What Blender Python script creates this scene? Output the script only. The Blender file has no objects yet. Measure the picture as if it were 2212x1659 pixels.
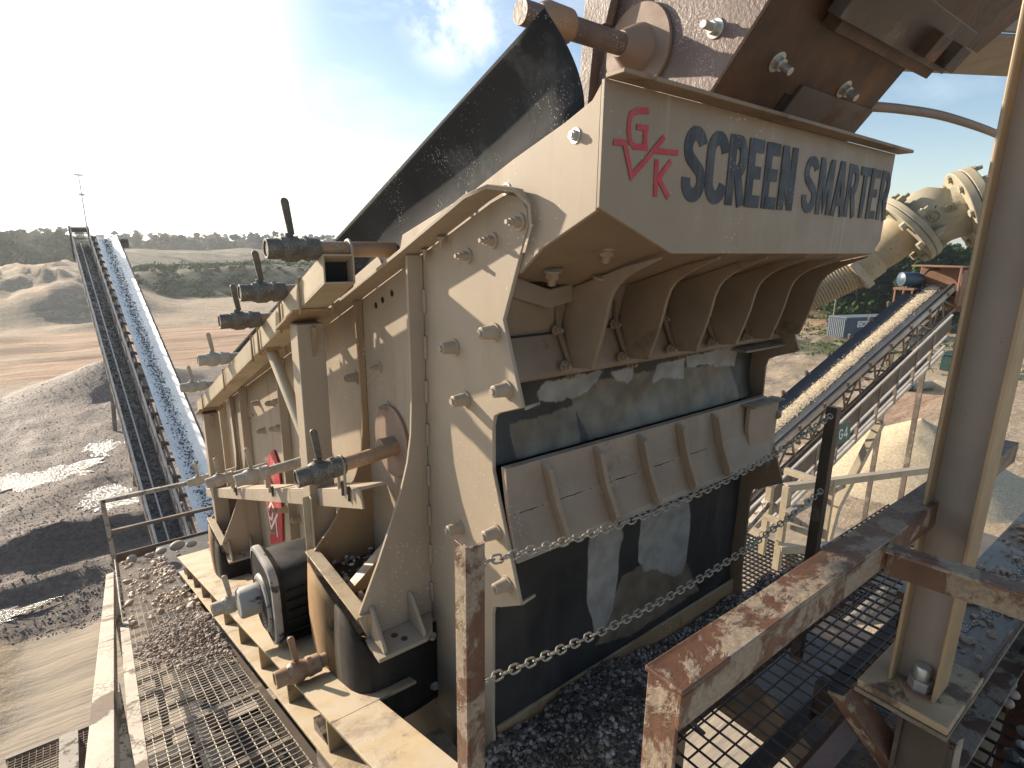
import bpy, bmesh, math, random
from mathutils import Vector, Matrix, noise as mn
random.seed(7)
S = bpy.context.scene
COL = S.collection
R = math.radians
PI = math.pi
V = Vector
# ------------------------------------------------------------------ camera calibration (from the photo's vanishing points)
F = 1222.0; CX, CY = 1106.0, 829.5          # in a 2212 px wide frame
MXY = V((1644, -281.5, F)).normalized()
zd = V((-56, 4980, F)).normalized(); zd = (zd - MXY * zd.dot(MXY)).normalized()
AX = MXY; AZ = -zd; AY = AZ.cross(AX)
if AY.z < 0: AY = -AY
def ray(px, py):
    c = V((px - CX, py - CY, F)); return V((AX.dot(c), AY.dot(c), AZ.dot(c)))
def onx(px, py, x): r = ray(px, py); return r * (x / r.x)
def ony(px, py, y): r = ray(px, py); return r * (y / r.y)
def onz(px, py, z): r = ray(px, py); return r * (z / r.z)
def dep(px, py, d): return ray(px, py) * (d / F)
SLOPE = -0.365                                # the machine's incline, dz/dy
# ------------------------------------------------------------------ mesh builder
ORG = {}
class MB:
    def __init__(s): s.v = []; s.f = []; s.c = []
    def add(s, vs, fs, col=None):
        n = len(s.v); s.v += [V(p) for p in vs]; s.f += [[i + n for i in f] for f in fs]
        s.c += [col] * len(vs); return s
    def box(s, x0, x1, y0, y1, z0, z1):
        return s.add([(x0,y0,z0),(x1,y0,z0),(x1,y1,z0),(x0,y1,z0),(x0,y0,z1),(x1,y0,z1),(x1,y1,z1),(x0,y1,z1)],
              [(0,3,2,1),(4,5,6,7),(0,1,5,4),(1,2,6,5),(2,3,7,6),(3,0,4,7)])
    def beam(s, p, q, w, h, up=(0,0,1), ow=0, oh=0):
        p = V(p); q = V(q); d = (q - p).normalized(); sd = d.cross(V(up)).normalized(); u = sd.cross(d)
        o = sd * ow + u * oh; a = sd * (w/2); b = u * (h/2); vs = []
        for e in (p, q):
            for k in ((-1,-1),(1,-1),(1,1),(-1,1)): vs.append(e + o + a*k[0] + b*k[1])
        return s.add(vs, [(3,2,1,0),(4,5,6,7),(0,1,5,4),(1,2,6,5),(2,3,7,6),(3,0,4,7)])
    def angle(s, p, q, w, h, t, up=(0,0,1), side=1):     # angle iron: horizontal leg on top, vertical leg on the given side
        s.beam(p, q, w, t, up, 0, -t/2)
        return s.beam(p, q, t, h - t, up, side*(w/2 - t/2), -t - (h - t)/2)
    def tube(s, pts, r, n=12, caps=True, hollow=False):
        pts = [V(p) for p in pts]; rs = r if isinstance(r, (list, tuple)) else [r]*len(pts)
        d0 = (pts[1]-pts[0]).normalized(); a = d0.orthogonal().normalized(); rings = []; vs = []
        for i, p in enumerate(pts):
            if i == 0: d = pts[1]-pts[0]
            elif i == len(pts)-1: d = pts[-1]-pts[-2]
            else: d = (pts[i+1]-pts[i]).normalized() + (pts[i]-pts[i-1]).normalized()
            if d.length < 1e-9: d = pts[min(i+1,len(pts)-1)]-pts[max(i-1,0)]
            if d.length < 1e-9: d = d0.copy()
            d.normalize(); a2 = a - d*a.dot(d)
            if a2.length < 1e-6: a2 = d.orthogonal()
            a = a2.normalized(); b = d.cross(a)
            for k in range(n):
                t = 2*PI*k/n; vs.append(p + (a*math.cos(t) + b*math.sin(t))*rs[i])
        fs = []
        for i in range(len(pts)-1):
            for k in range(n):
                fs.append((i*n+k, i*n+(k+1)%n, (i+1)*n+(k+1)%n, (i+1)*n+k))
        if caps: fs.append(tuple(range(n-1,-1,-1))); fs.append(tuple(range((len(pts)-1)*n, len(pts)*n)))
        return s.add(vs, fs)
    def ring(s, p, q, ro, ri, n=20):                      # hollow pipe with wall
        p = V(p); q = V(q); d = (q-p).normalized(); a = d.orthogonal().normalized(); b = d.cross(a); vs = []
        for e, r in ((p,ro),(q,ro),(q,ri),(p,ri)):
            for k in range(n): t = 2*PI*k/n; vs.append(e + (a*math.cos(t)+b*math.sin(t))*r)
        fs = []
        for j in range(4):
            for k in range(n): fs.append((j*n+k, j*n+(k+1)%n, ((j+1)%4)*n+(k+1)%n, ((j+1)%4)*n+k))
        return s.add(vs, fs)
    def prism(s, poly, vec):
        poly = [V(p) for p in poly]; vec = V(vec); n = len(poly)
        vs = poly + [p + vec for p in poly]
        fs = [tuple(range(n-1,-1,-1)), tuple(range(n, 2*n))] + [(i,(i+1)%n,(i+1)%n+n,i+n) for i in range(n)]
        return s.add(vs, fs)
    def grid(s, rows, thick=None):
        m = len(rows); n = len(rows[0]); vs = [p for r in rows for p in r]
        fs = [(i*n+j, i*n+j+1, (i+1)*n+j+1, (i+1)*n+j) for i in range(m-1) for j in range(n-1)]
        return s.add(vs, fs)
    def ribbon(s, pts, w, nrm, th=.0, off=0.):            # thick flat stroke along pts, in the plane with normal nrm
        pts = [V(p) for p in pts]; nrm = V(nrm).normalized(); L = []; Rr = []
        for i, p in enumerate(pts):
            if i == 0: d1 = d2 = (pts[1]-pts[0]).normalized()
            elif i == len(pts)-1: d1 = d2 = (pts[-1]-pts[-2]).normalized()
            else: d1 = (pts[i]-pts[i-1]).normalized(); d2 = (pts[i+1]-pts[i]).normalized()
            n1 = nrm.cross(d1); n2 = nrm.cross(d2); m = (n1+n2).normalized(); k = max(.35, m.dot(n1))
            wi = w[i] if isinstance(w,(list,tuple)) else w
            L.append(p + m*(wi/2/k)); Rr.append(p - m*(wi/2/k))
        o = nrm*off; n = len(pts)
        if th == 0:
            s.add([p+o for p in L+Rr], [(i, i+1, n+i+1, n+i) for i in range(n-1)])
        else:
            t = nrm*th; vs = [p+o for p in L+Rr] + [p+o+t for p in L+Rr]; N = 2*n; fs = []
            for i in range(n-1):
                fs += [(N+i, N+i+1, N+n+i+1, N+n+i), (i, i+1, N+i+1, N+i), (n+i, n+i+1, N+n+i+1, N+n+i), (i,i+1,n+i+1,n+i)]
            fs += [(0,n,N+n,N),(n-1,2*n-1,N+2*n-1,N+n-1)]
            s.add(vs, fs)
        return s
    def pebbles(s, spots, smin, smax, flat=.75):
        t = (1+5**.5)/2
        iv = [V(p).normalized() for p in ((-1,t,0),(1,t,0),(-1,-t,0),(1,-t,0),(0,-1,t),(0,1,t),(0,-1,-t),(0,1,-t),(t,0,-1),(t,0,1),(-t,0,-1),(-t,0,1))]
        ff = [(0,11,5),(0,5,1),(0,1,7),(0,7,10),(0,10,11),(1,5,9),(5,11,4),(11,10,2),(10,7,6),(7,1,8),(3,9,4),(3,4,2),(3,2,6),(3,6,8),(3,8,9),(4,9,5),(2,4,11),(6,2,10),(8,6,7),(9,8,1)]
        for p in spots:
            r = smin + (smax-smin)*random.random()**2.2
            m = Matrix.Rotation(random.random()*6.28,3,'Z') @ Matrix.Rotation(random.uniform(-.6,.6),3,'X')
            sx, sy, sz = r*random.uniform(.8,1.3), r*random.uniform(.7,1.1), r*flat*random.uniform(.6,1.1); c = random.random()
            s.add([V(p) + m @ V((q.x*sx*random.uniform(.85,1.15), q.y*sy*random.uniform(.85,1.15), q.z*sz)) for q in iv], ff, c)
        return s
    def build(s, name, mat, parent=None, bevel=0, smooth=True, ang=38, base=None, seg=2):
        if parent is not None: o0 = ORG[parent.name]
        elif base is not None: o0 = V(base)
        else:
            lo = V([min(p[i] for p in s.v) for i in range(3)]); hi = V([max(p[i] for p in s.v) for i in range(3)])
            o0 = V(((lo.x+hi.x)/2, (lo.y+hi.y)/2, lo.z))
        me = bpy.data.meshes.new(name)
        me.from_pydata([p - o0 for p in s.v], [], s.f); me.update()
        bm = bmesh.new(); bm.from_mesh(me); bmesh.ops.recalc_face_normals(bm, faces=bm.faces); bm.to_mesh(me); bm.free()
        if any(c is not None for c in s.c):
            at = me.attributes.new('tone', 'FLOAT', 'POINT'); at.data.foreach_set('value', [0.5 if c is None else c for c in s.c])
        if smooth:
            me.polygons.foreach_set('use_smooth', [True]*len(me.polygons)); me.set_sharp_from_angle(angle=R(ang))
        o = bpy.data.objects.new(name, me); COL.objects.link(o)
        if mat: me.materials.append(mat)
        ORG[o.name] = o0
        if parent is not None: o.parent = parent
        else: o.location = o0
        if bevel:
            b = o.modifiers.new('edge', 'BEVEL'); b.width = bevel; b.segments = seg; b.limit_method = 'ANGLE'; b.angle_limit = R(40)
        return o
def tag(o, label, cat, group=None, kind=None):
    if label: o['label'] = label
    if cat: o['category'] = cat
    if group: o['group'] = group
    if kind: o['kind'] = kind
    return o
def thing(name, label, cat, base, group=None):
    o = bpy.data.objects.new(name, None); COL.objects.link(o); o.location = V(base); o.empty_display_size = .1
    ORG[o.name] = V(base); return tag(o, label, cat, group)
def inst(name, me, parent, pos, rot=None):                # another part that shares mesh data, placed at a world position
    o = bpy.data.objects.new(name, me); COL.objects.link(o); o.parent = parent
    o.location = V(pos) - ORG[parent.name]
    if rot is not None: o.rotation_euler = rot
    return o
def copy_tree(o, parent=None):
    c = o.copy(); COL.objects.link(c); ORG[c.name] = ORG[o.name].copy()
    if parent: c.parent = parent
    for ch in list(o.children): copy_tree(ch, c)
    return c
def copied(root, newbase, label):
    c = copy_tree(root); c.location = V(newbase); c['label'] = label; return c
# ------------------------------------------------------------------ materials
def nodes(m): m.use_nodes = True; return m.node_tree.nodes, m.node_tree.links
def mat(name, col, rough=.6, metal=0., var=.2, scale=3., streak=None, streak_amt=.5, crust=None, crust_t=.55, crust_s=6., spots=None,
        spot_s=60., spot_t=.18, bump=.15, bump_s=40., spec=.5, tone=None, stretch=(9,9,.7), crust_stretch=(1,1,1), crust_rough=None, bump_d=.004, dust=None):
    m = bpy.data.materials.new(name); N, L = nodes(m); b = N['Principled BSDF']
    tc = N.new('ShaderNodeTexCoord')
    def noise(sc, det=6, dist=0., vec=None, ro=.6):
        n = N.new('ShaderNodeTexNoise'); n.inputs['Scale'].default_value = sc; n.inputs['Detail'].default_value = det
        n.inputs['Distortion'].default_value = dist; n.inputs['Roughness'].default_value = ro
        L.new(vec or tc.outputs['Object'], n.inputs['Vector']); return n
    def mapped(sc):
        mp = N.new('ShaderNodeMapping'); mp.inputs['Scale'].default_value = sc; L.new(tc.outputs['Object'], mp.inputs['Vector']); return mp.outputs[0]
    def ramp(src, p0, p1, c0=(0,0,0,1), c1=(1,1,1,1)):
        r = N.new('ShaderNodeValToRGB'); r.color_ramp.elements[0].position = p0; r.color_ramp.elements[1].position = p1
        r.color_ramp.elements[0].color = c0; r.color_ramp.elements[1].color = c1; L.new(src, r.inputs[0]); return r.outputs[0]
    def mix(fac, a, c):
        x = N.new('ShaderNodeMix'); x.data_type = 'RGBA'; L.new(fac, x.inputs[0])
        for i, s_ in ((6,a),(7,c)):
            if isinstance(s_, tuple): x.inputs[i].default_value = (*s_, 1) if len(s_) == 3 else s_
            else: L.new(s_, x.inputs[i])
        return x.outputs[2]
    base = noise(scale, 7)
    lo = tuple(max(0,c*(1-var)) for c in col); hi = tuple(min(1,c*(1+var)) for c in col)
    cur = mix(ramp(base.outputs['Fac'], .3, .7), lo, hi)
    if tone:
        at = N.new('ShaderNodeAttribute'); at.attribute_name = 'tone'
        r = N.new('ShaderNodeValToRGB'); r.color_ramp.elements[0].color = (*tone[0],1); r.color_ramp.elements[1].color = (*tone[-1],1)
        for i, c in enumerate(tone[1:-1]):
            e = r.color_ramp.elements.new((i+1)/(len(tone)-1)); e.color = (*c,1)
        L.new(at.outputs['Fac'], r.inputs[0]); cur = mix(ramp(base.outputs['Fac'], .2, 1.2), r.outputs[0], lo)
    hgt = []
    if streak:
        st = noise(1., 5, .4, mapped(stretch)); md = noise(1.3, 3)
        mm = N.new('ShaderNodeMath'); mm.operation = 'MULTIPLY'; L.new(ramp(st.outputs['Fac'], .52, .72), mm.inputs[0]); L.new(ramp(md.outputs['Fac'], .38, .62), mm.inputs[1])
        m2 = N.new('ShaderNodeMath'); m2.operation = 'MULTIPLY'; m2.inputs[1].default_value = streak_amt; L.new(mm.outputs[0], m2.inputs[0])
        cur = mix(m2.outputs[0], cur, streak)
    rgh = None
    if crust:
        cn = noise(crust_s, 8, .3, mapped(crust_stretch) if crust_stretch != (1,1,1) else None, .65)
        cf = ramp(cn.outputs['Fac'], crust_t-.025, crust_t+.025)
        fine = noise(crust_s*14, 3); cc = mix(ramp(fine.outputs['Fac'], .35, .7), tuple(c*.65 for c in crust), crust)
        cur = mix(cf, cur, cc); hgt.append((cf, .6)); 
        rm = N.new('ShaderNodeMapRange'); rm.inputs['To Min'].default_value = rough; rm.inputs['To Max'].default_value = crust_rough or min(1, rough+.2)
        L.new(cf, rm.inputs[0]); rgh = rm.outputs[0]
    if spots:
        vo = N.new('ShaderNodeTexVoronoi'); vo.inputs['Scale'].default_value = spot_s; L.new(tc.outputs['Object'], vo.inputs['Vector'])
        sn = noise(spot_s*.05, 3)
        sub = N.new('ShaderNodeMath'); sub.operation = 'MULTIPLY'; sub.inputs[1].default_value = spot_t*2.; L.new(ramp(sn.outputs['Fac'], .42, .7), sub.inputs[0])
        lt = N.new('ShaderNodeMath'); lt.operation = 'LESS_THAN'; L.new(vo.outputs['Distance'], lt.inputs[0]); L.new(sub.outputs[0], lt.inputs[1])
        cur = mix(lt.outputs[0], cur, spots)
    if dust:
        ge = N.new('ShaderNodeNewGeometry'); sx_ = N.new('ShaderNodeSeparateXYZ'); L.new(ge.outputs['True Normal'], sx_.inputs[0])
        dn = noise(7, 6); dm = N.new('ShaderNodeMath'); dm.operation = 'MULTIPLY'; L.new(ramp(sx_.outputs['Z'], .45, .8), dm.inputs[0]); L.new(ramp(dn.outputs['Fac'], .38, .6), dm.inputs[1]); cur = mix(dm.outputs[0], cur, dust)
    L.new(cur, b.inputs['Base Color'])
    if rgh is not None: L.new(rgh, b.inputs['Roughness'])
    else:
        rm = N.new('ShaderNodeMapRange'); rm.inputs['To Min'].default_value = max(.05, rough-.12); rm.inputs['To Max'].default_value = min(1, rough+.12)
        rm.inputs['From Min'].default_value = .3; rm.inputs['From Max'].default_value = .7
        L.new(noise(scale*3.1, 4).outputs['Fac'], rm.inputs[0]); L.new(rm.outputs[0], b.inputs['Roughness'])
    b.inputs['Metallic'].default_value = metal; b.inputs['Specular IOR Level'].default_value = spec
    if bump:
        bn = noise(bump_s, 5); h = bn.outputs['Fac']
        for src, k in hgt:
            ad = N.new('ShaderNodeMath'); ad.operation = 'MULTIPLY_ADD'; ad.inputs[1].default_value = k*2; L.new(src, ad.inputs[0]); L.new(h, ad.inputs[2]); h = ad.outputs[0]
        bp = N.new('ShaderNodeBump'); bp.inputs['Strength'].default_value = bump; bp.inputs['Distance'].default_value = bump_d
        L.new(h, bp.inputs['Height']); L.new(bp.outputs[0], b.inputs['Normal'])
    return m
TAN = (.36,.29,.21)
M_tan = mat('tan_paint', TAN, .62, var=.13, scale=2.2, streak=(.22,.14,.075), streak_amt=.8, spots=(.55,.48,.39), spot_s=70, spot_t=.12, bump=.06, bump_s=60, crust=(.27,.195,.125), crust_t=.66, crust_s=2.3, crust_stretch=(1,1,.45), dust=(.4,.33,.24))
M_lip = mat('dusty_lip_paint', (.31,.235,.165), .6, var=.2, scale=3.5, streak=(.19,.125,.07), streak_amt=.8, crust=(.22,.165,.11), crust_t=.68, crust_s=3.3, spots=(.5,.43,.34), spot_s=80, spot_t=.1, bump=.15, dust=(.4,.33,.24))
M_signp = mat('tan_paint_dripped', (.28,.215,.152), .5, var=.1, scale=2.5, streak=(.46,.38,.29), streak_amt=.7, spots=(.55,.47,.37), spot_s=60, spot_t=.1, bump=.05, stretch=(26,26,.9))
M_tanin = mat('tan_paint_shaded', (.215,.152,.098), .55, var=.2, crust=(.2,.14,.085), crust_t=.6, crust_s=3, scale=4, streak=(.19,.12,.065), streak_amt=.7, spots=(.42,.34,.26), spot_s=80, spot_t=.1, bump=.12, dust=(.4,.33,.24))  # tan paint with shade put into its base colour, dirt streaks and crust over it
M_tanrust = mat('tan_paint_rust_stained', (.31,.205,.11), .5, var=.22, scale=3.5, streak=(.17,.08,.03), streak_amt=.9, spots=(.6,.52,.4), spot_s=80, spot_t=.14, bump=.1, dust=(.4,.33,.24))
M_bolt = mat('painted_bolt', (.36,.29,.21), .6, var=.1, scale=14, bump=.1)
M_base = mat('yellow_tan_paint', (.38,.285,.16), .6, var=.25, scale=3, streak=(.2,.12,.05), streak_amt=.8, spots=(.12,.08,.05), spot_s=45, spot_t=.12, crust=(.27,.21,.14), crust_t=.56, crust_s=4, bump=.2, dust=(.4,.33,.24))
M_rust = mat('rusty_plate', (.2,.115,.085), .5, var=.3, scale=5, streak=(.34,.24,.18), streak_amt=.6, crust=(.36,.26,.2), crust_t=.57, crust_s=3.2, bump=.35, bump_s=70)
M_rustgrain = mat('grit_covered_rusty_plate', (.17,.12,.1), .5, var=.3, scale=5, spots=(.42,.34,.3), spot_s=150, spot_t=.22, bump=.6, bump_s=95)
M_rustdark = mat('dark_rusty_plate', (.07,.038,.024), .5, var=.55, scale=6, streak=(.26,.1,.036), streak_amt=.9, crust=(.12,.092,.072), crust_t=.57, crust_s=3.4, bump=.4, stretch=(9,9,1.6))
M_disc = mat('rusty_disc', (.27,.185,.135), .6, var=.14, scale=6, bump=.15)
M_rail = mat('muddy_rusty_rail', (.125,.062,.038), .45, var=.35, scale=9, crust=(.34,.265,.185), crust_t=.5, crust_s=8, bump=.5, bump_s=55, crust_rough=.75)
M_railwet = mat('wet_rusty_steel', (.085,.045,.035), .3, var=.4, scale=8, crust=(.36,.28,.2), crust_t=.6, crust_s=6., bump=.4)
M_railpale = mat('mud_splashed_pale_rail', (.33,.285,.23), .6, var=.22, scale=6, crust=(.14,.1,.07), crust_t=.56, crust_s=9, spots=(.12,.095,.07), spot_s=110, spot_t=.3, bump=.4)
M_rubber = mat('black_rubber', (.022,.022,.023), .42, var=.4, scale=4, spots=(.22,.2,.18), spot_s=75, spot_t=.13, bump=.15, spec=.4, streak=(.06,.06,.058), streak_amt=.6)
M_hood = mat('dusty_black_rubber', (.03,.031,.033), .8, var=.4, scale=3, spots=(.3,.29,.27), spot_s=125, spot_t=.15, bump=.1, spec=.15, crust=(.085,.088,.09), crust_t=.6, crust_s=2.2)
M_curtain = mat('clay_smeared_rubber', (.03,.028,.026), .5, var=.4, scale=3, streak=(.19,.17,.145), streak_amt=.8, crust=(.105,.085,.062), crust_t=.5, crust_s=1.9, bump=.2, stretch=(7,7,.9))
M_clay = mat('dried_grey_clay', (.36,.335,.305), .8, var=.15, scale=6, spots=(.08,.07,.06), spot_s=50, spot_t=.12, bump=.3)
M_claybrown = mat('dried_brown_clay', (.2,.15,.115), .8, var=.25, scale=6, bump=.3)
M_apron = mat('mud_stained_rubber_apron', (.024,.022,.02), .8, spec=.15, var=.4, scale=4, streak=(.09,.075,.055), streak_amt=.7, bump=.25)
M_apronb = mat('brown_washed_rubber_apron', (.2,.13,.068), .75, spec=.2, crust=(.035,.03,.026), crust_t=.6, crust_s=2.2, crust_stretch=(1,1,.5), var=.35, scale=4, streak=(.13,.075,.035), streak_amt=.9, bump=.2, stretch=(10,10,.8))
M_chain = mat('galvanised_chain', (.36,.33,.27), .5, .5, var=.4, scale=40, bump=.2, crust=(.2,.15,.1), crust_t=.58, crust_s=30)
M_galv = mat('galvanised_steel', (.5,.5,.47), .38, .7, var=.18, scale=12, bump=.1)
M_valve = mat('splashed_dark_valve', (.12,.108,.088), .6, .2, var=.35, scale=20, crust=(.3,.27,.22), crust_t=.6, crust_s=14, spots=(.42,.38,.3), spot_s=150, spot_t=.18, bump=.4)
M_valvepale = mat('clay_covered_valve', (.4,.36,.29), .7, var=.2, scale=20, spots=(.12,.1,.08), spot_s=90, spot_t=.15, bump=.4)
M_pipe = mat('brown_spray_pipe', (.3,.185,.105), .5, var=.2, scale=8, spots=(.5,.42,.33), spot_s=140, spot_t=.15, streak=(.4,.33,.24), streak_amt=.6, bump=.2)
M_motor = mat('black_motor_enamel', (.012,.012,.012), .5, var=.4, scale=5, spots=(.2,.19,.17), spot_s=60, spot_t=.16, bump=.15, spec=.3)
M_motorgrey = mat('clay_greyed_motor', (.3,.285,.26), .55, var=.25, scale=7, crust=(.06,.06,.06), crust_t=.62, crust_s=9, bump=.2)
M_wire = mat('worn_grating_steel', (.4,.35,.29), .45, .35, var=.3, scale=9, bump=.1)
M_wiredk = mat('dark_grating_steel', (.06,.053,.048), .4, .3, var=.4, scale=9, bump=.1)
M_dark = mat('dark_wet_steel', (.06,.045,.036), .4, var=.4, scale=5, crust=(.2,.15,.1), crust_t=.62, crust_s=5, bump=.2)
M_col = mat('tan_washed_steel_column', (.25,.205,.165), .5, var=.16, scale=2.5, streak=(.3,.17,.07), streak_amt=.75, spots=(.1,.075,.06), spot_s=24, spot_t=.07, bump=.1, stretch=(22,22,.35))
M_colf = mat('golden_washed_flange', (.33,.235,.135), .5, var=.2, scale=3, streak=(.2,.115,.05), streak_amt=.8, spots=(.1,.075,.06), spot_s=30, spot_t=.08, bump=.12, stretch=(22,22,.35))
M_washed = mat('tan_washed_rusty_plate', (.36,.26,.15), .55, var=.25, scale=7, crust=(.16,.1,.06), crust_t=.56, crust_s=6, bump=.3)
M_wetmud = mat('wet_brown_mud_steel', (.16,.125,.085), .25, var=.3, scale=5, crust=(.24,.19,.13), crust_t=.55, crust_s=4, bump=.4, crust_rough=.5)
M_pale = mat('pale_tan_painted_steel', (.42,.35,.24), .55, var=.2, scale=4, streak=(.22,.15,.09), streak_amt=.6, bump=.2, dust=(.4,.33,.24))
M_red = mat('red_paint', (.42,.03,.04), .55, var=.2, scale=6, bump=.05, streak=(.4,.26,.19), streak_amt=.7, spots=(.4,.33,.25), spot_s=60, spot_t=.15)
M_navy = mat('navy_lettering', (.022,.024,.036), .5, var=.3, scale=6, bump=.04, streak=(.22,.18,.14), streak_amt=.55, stretch=(30,30,1.), spots=(.3,.24,.18), spot_s=90, spot_t=.1)
M_redlet = mat('faded_red_lettering', (.4,.028,.04), .5, var=.2, scale=8, bump=.04, streak=(.4,.2,.16), streak_amt=.5, stretch=(30,30,1.), spots=(.3,.24,.18), spot_s=90, spot_t=.1)
M_white = mat('white_paint', (.78,.77,.74), .5, var=.05, bump=.03)
M_green = mat('green_sign', (.02,.115,.075), .4, var=.1, bump=.03)
M_boot = mat('clay_coated_pipe', (.4,.325,.215), .75, var=.16, scale=5, streak=(.32,.2,.1), streak_amt=.55, spots=(.2,.15,.1), spot_s=40, spot_t=.12, bump=.35)
M_castiron = mat('clay_coated_casting', (.36,.325,.24), .75, var=.2, scale=7, crust=(.2,.175,.14), crust_t=.66, crust_s=4, bump=.25)
M_hose = mat('ribbed_conduit', (.26,.2,.15), .6, var=.2, bump=.1)
M_bluecont = mat('blue_grey_container', (.045,.068,.1), .5, var=.12, scale=.8, bump=0)
M_controof = mat('pale_blue_container_roof', (.17,.205,.23), .5, var=.12, scale=.8, bump=0)
M_beltglare = mat('pale_glare_belt', (.84,.78,.7), .25, var=.12, scale=1.2, bump=.1, bump_s=8, spec=.8)  # belt glare put into the base colour as a pale warm white
M_belt = mat('dark_conveyor_belt', (.03,.031,.034), .45, var=.3, scale=2, bump=.1)
M_sand = mat('tan_sand', (.46,.37,.245), .9, var=.28, scale=9, bump=.8, bump_s=14)
M_sandgrit = mat('sand_grit', (.4,.33,.24), .9, var=.3, scale=20, bump=.2, tone=[(.28,.22,.15),(.5,.42,.31),(.38,.3,.2),(.6,.53,.42)])
M_frame = mat('weathered_conveyor_steel', (.19,.145,.11), .6, var=.3, scale=3, crust=(.4,.33,.25), crust_t=.58, crust_s=2.5, bump=.2)
M_framepale = mat('pale_conveyor_rail', (.5,.45,.38), .45, .2, var=.2, scale=3, bump=.1)
M_rustbrown = mat('rust_brown_head_steel', (.24,.125,.075), .65, var=.3, scale=2, bump=.2)
M_plank = mat('weathered_brown_kickboard', (.15,.105,.075), .7, var=.25, scale=2.5, bump=.2)
M_bluemot = mat('blue_grey_motor', (.05,.085,.12), .4, var=.2, bump=.05)
M_bin = mat('dark_green_bin', (.015,.05,.045), .5, var=.2, bump=.05)
M_gravel = mat('mixed_gravel', (.2,.17,.14), .75, var=.3, scale=30, bump=.3, tone=[(.2,.16,.14),(.36,.28,.23),(.45,.35,.29),(.42,.32,.28),(.58,.5,.42),(.3,.24,.21)])
M_gravelwet = mat('wet_dark_gravel', (.06,.052,.047), .4, var=.3, scale=30, bump=.2, tone=[(.045,.035,.028),(.15,.115,.085),(.07,.053,.04),(.24,.19,.15),(.55,.49,.42),(.11,.085,.064)], spec=.4)
M_gravelwhite = mat('pale_wet_stones', (.3,.27,.23), .3, var=.3, scale=30, bump=.2, tone=[(.1,.08,.06),(.45,.4,.33),(.12,.1,.08),(.7,.66,.58),(.8,.77,.7)])
M_beltgrav = mat('dark_belt_gravel', (.06,.055,.05), .6, var=.3, scale=30, bump=.2, tone=[(.03,.027,.025),(.09,.08,.07),(.05,.045,.04),(.17,.15,.135)])
M_yard = mat('yard_gravel', (.1,.08,.07), .7, var=.3, scale=30, bump=.2, tone=[(.13,.1,.085),(.22,.175,.145),(.32,.26,.22),(.18,.14,.12)])
M_mudbed = mat('mud_bed', (.06,.05,.042), .6, var=.35, scale=12, bump=.8, bump_s=60)
M_cobble = mat('river_cobble', (.4,.27,.17), .6, var=.25, scale=12, bump=.2, tone=[(.3,.22,.17),(.46,.35,.25),(.38,.28,.22),(.55,.45,.34)])
M_root = mat('dry_roots', (.2,.145,.085), .8, var=.3, bump=.1)
M_leafd = mat('dark_leaves', (.028,.05,.02), .95, var=.35, scale=.6, bump=0, tone=[(.017,.035,.015),(.035,.065,.022),(.055,.095,.03),(.09,.125,.042)], spec=.05)
M_leafs = mat('shrub_leaves', (.06,.095,.03), .95, var=.35, scale=.6, bump=0, tone=[(.03,.055,.02),(.06,.09,.03),(.1,.13,.045),(.14,.16,.06)], spec=.05)
M_bark = mat('bark', (.12,.095,.07), .8, bump=.3)
M_mast = mat('mast_steel', (.45,.43,.43), .5, bump=0)
M_black = mat('black_shade', (.008,.008,.008), .8, var=.2, bump=0)
M_pud = mat('puddle_water', (.16,.13,.1), .12, var=.2, scale=3, bump=1., bump_s=5, spec=1., bump_d=.12)
M_pud2 = mat('silty_gravel_water', (.14,.115,.09), .2, var=.4, scale=5, bump=1., bump_s=9, spec=.9, bump_d=.1)
M_clampw = mat('pale_clamp', (.38,.33,.25), .5, .2, var=.15, bump=.1)
# ================================================================== THE VIBRATING SCREEN
XN, XF = .9, 2.36                              # outer faces of the near and far side plates
def top(y): return .115 + SLOPE*(y - 1.233)    # top edge of the side plates
SC = thing('vibrating_screen', 'big tan triple-deck vibrating screen with bolted side plates, filling the middle of the photo', 'vibrating screen', (1.6, 3.2, -2.6))
prof = [(1.62,top(1.62)),(1.26,top(1.26)),(1.19,.124),(1.135,.115),(1.108,.085),(1.103,.044),(1.199,-.192),(1.112,-.414),(1.21,-.452),(1.238,-.468),(1.246,-.5),
        (1.244,-.634),(1.107,-1.0),(1.205,-1.062),(1.236,-1.078),(1.244,-1.11),(1.243,-1.516),(1.20,-1.9),(1.6,-2.02),(5.55,-3.4),(5.55,top(5.55))]
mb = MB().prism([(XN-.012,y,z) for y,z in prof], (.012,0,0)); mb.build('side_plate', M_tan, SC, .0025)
mb = MB().prism([(XF-.012,y,z) for y,z in prof], (.012,0,0)); mb.build('side_plate', M_tanin, SC, .0025)
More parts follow.
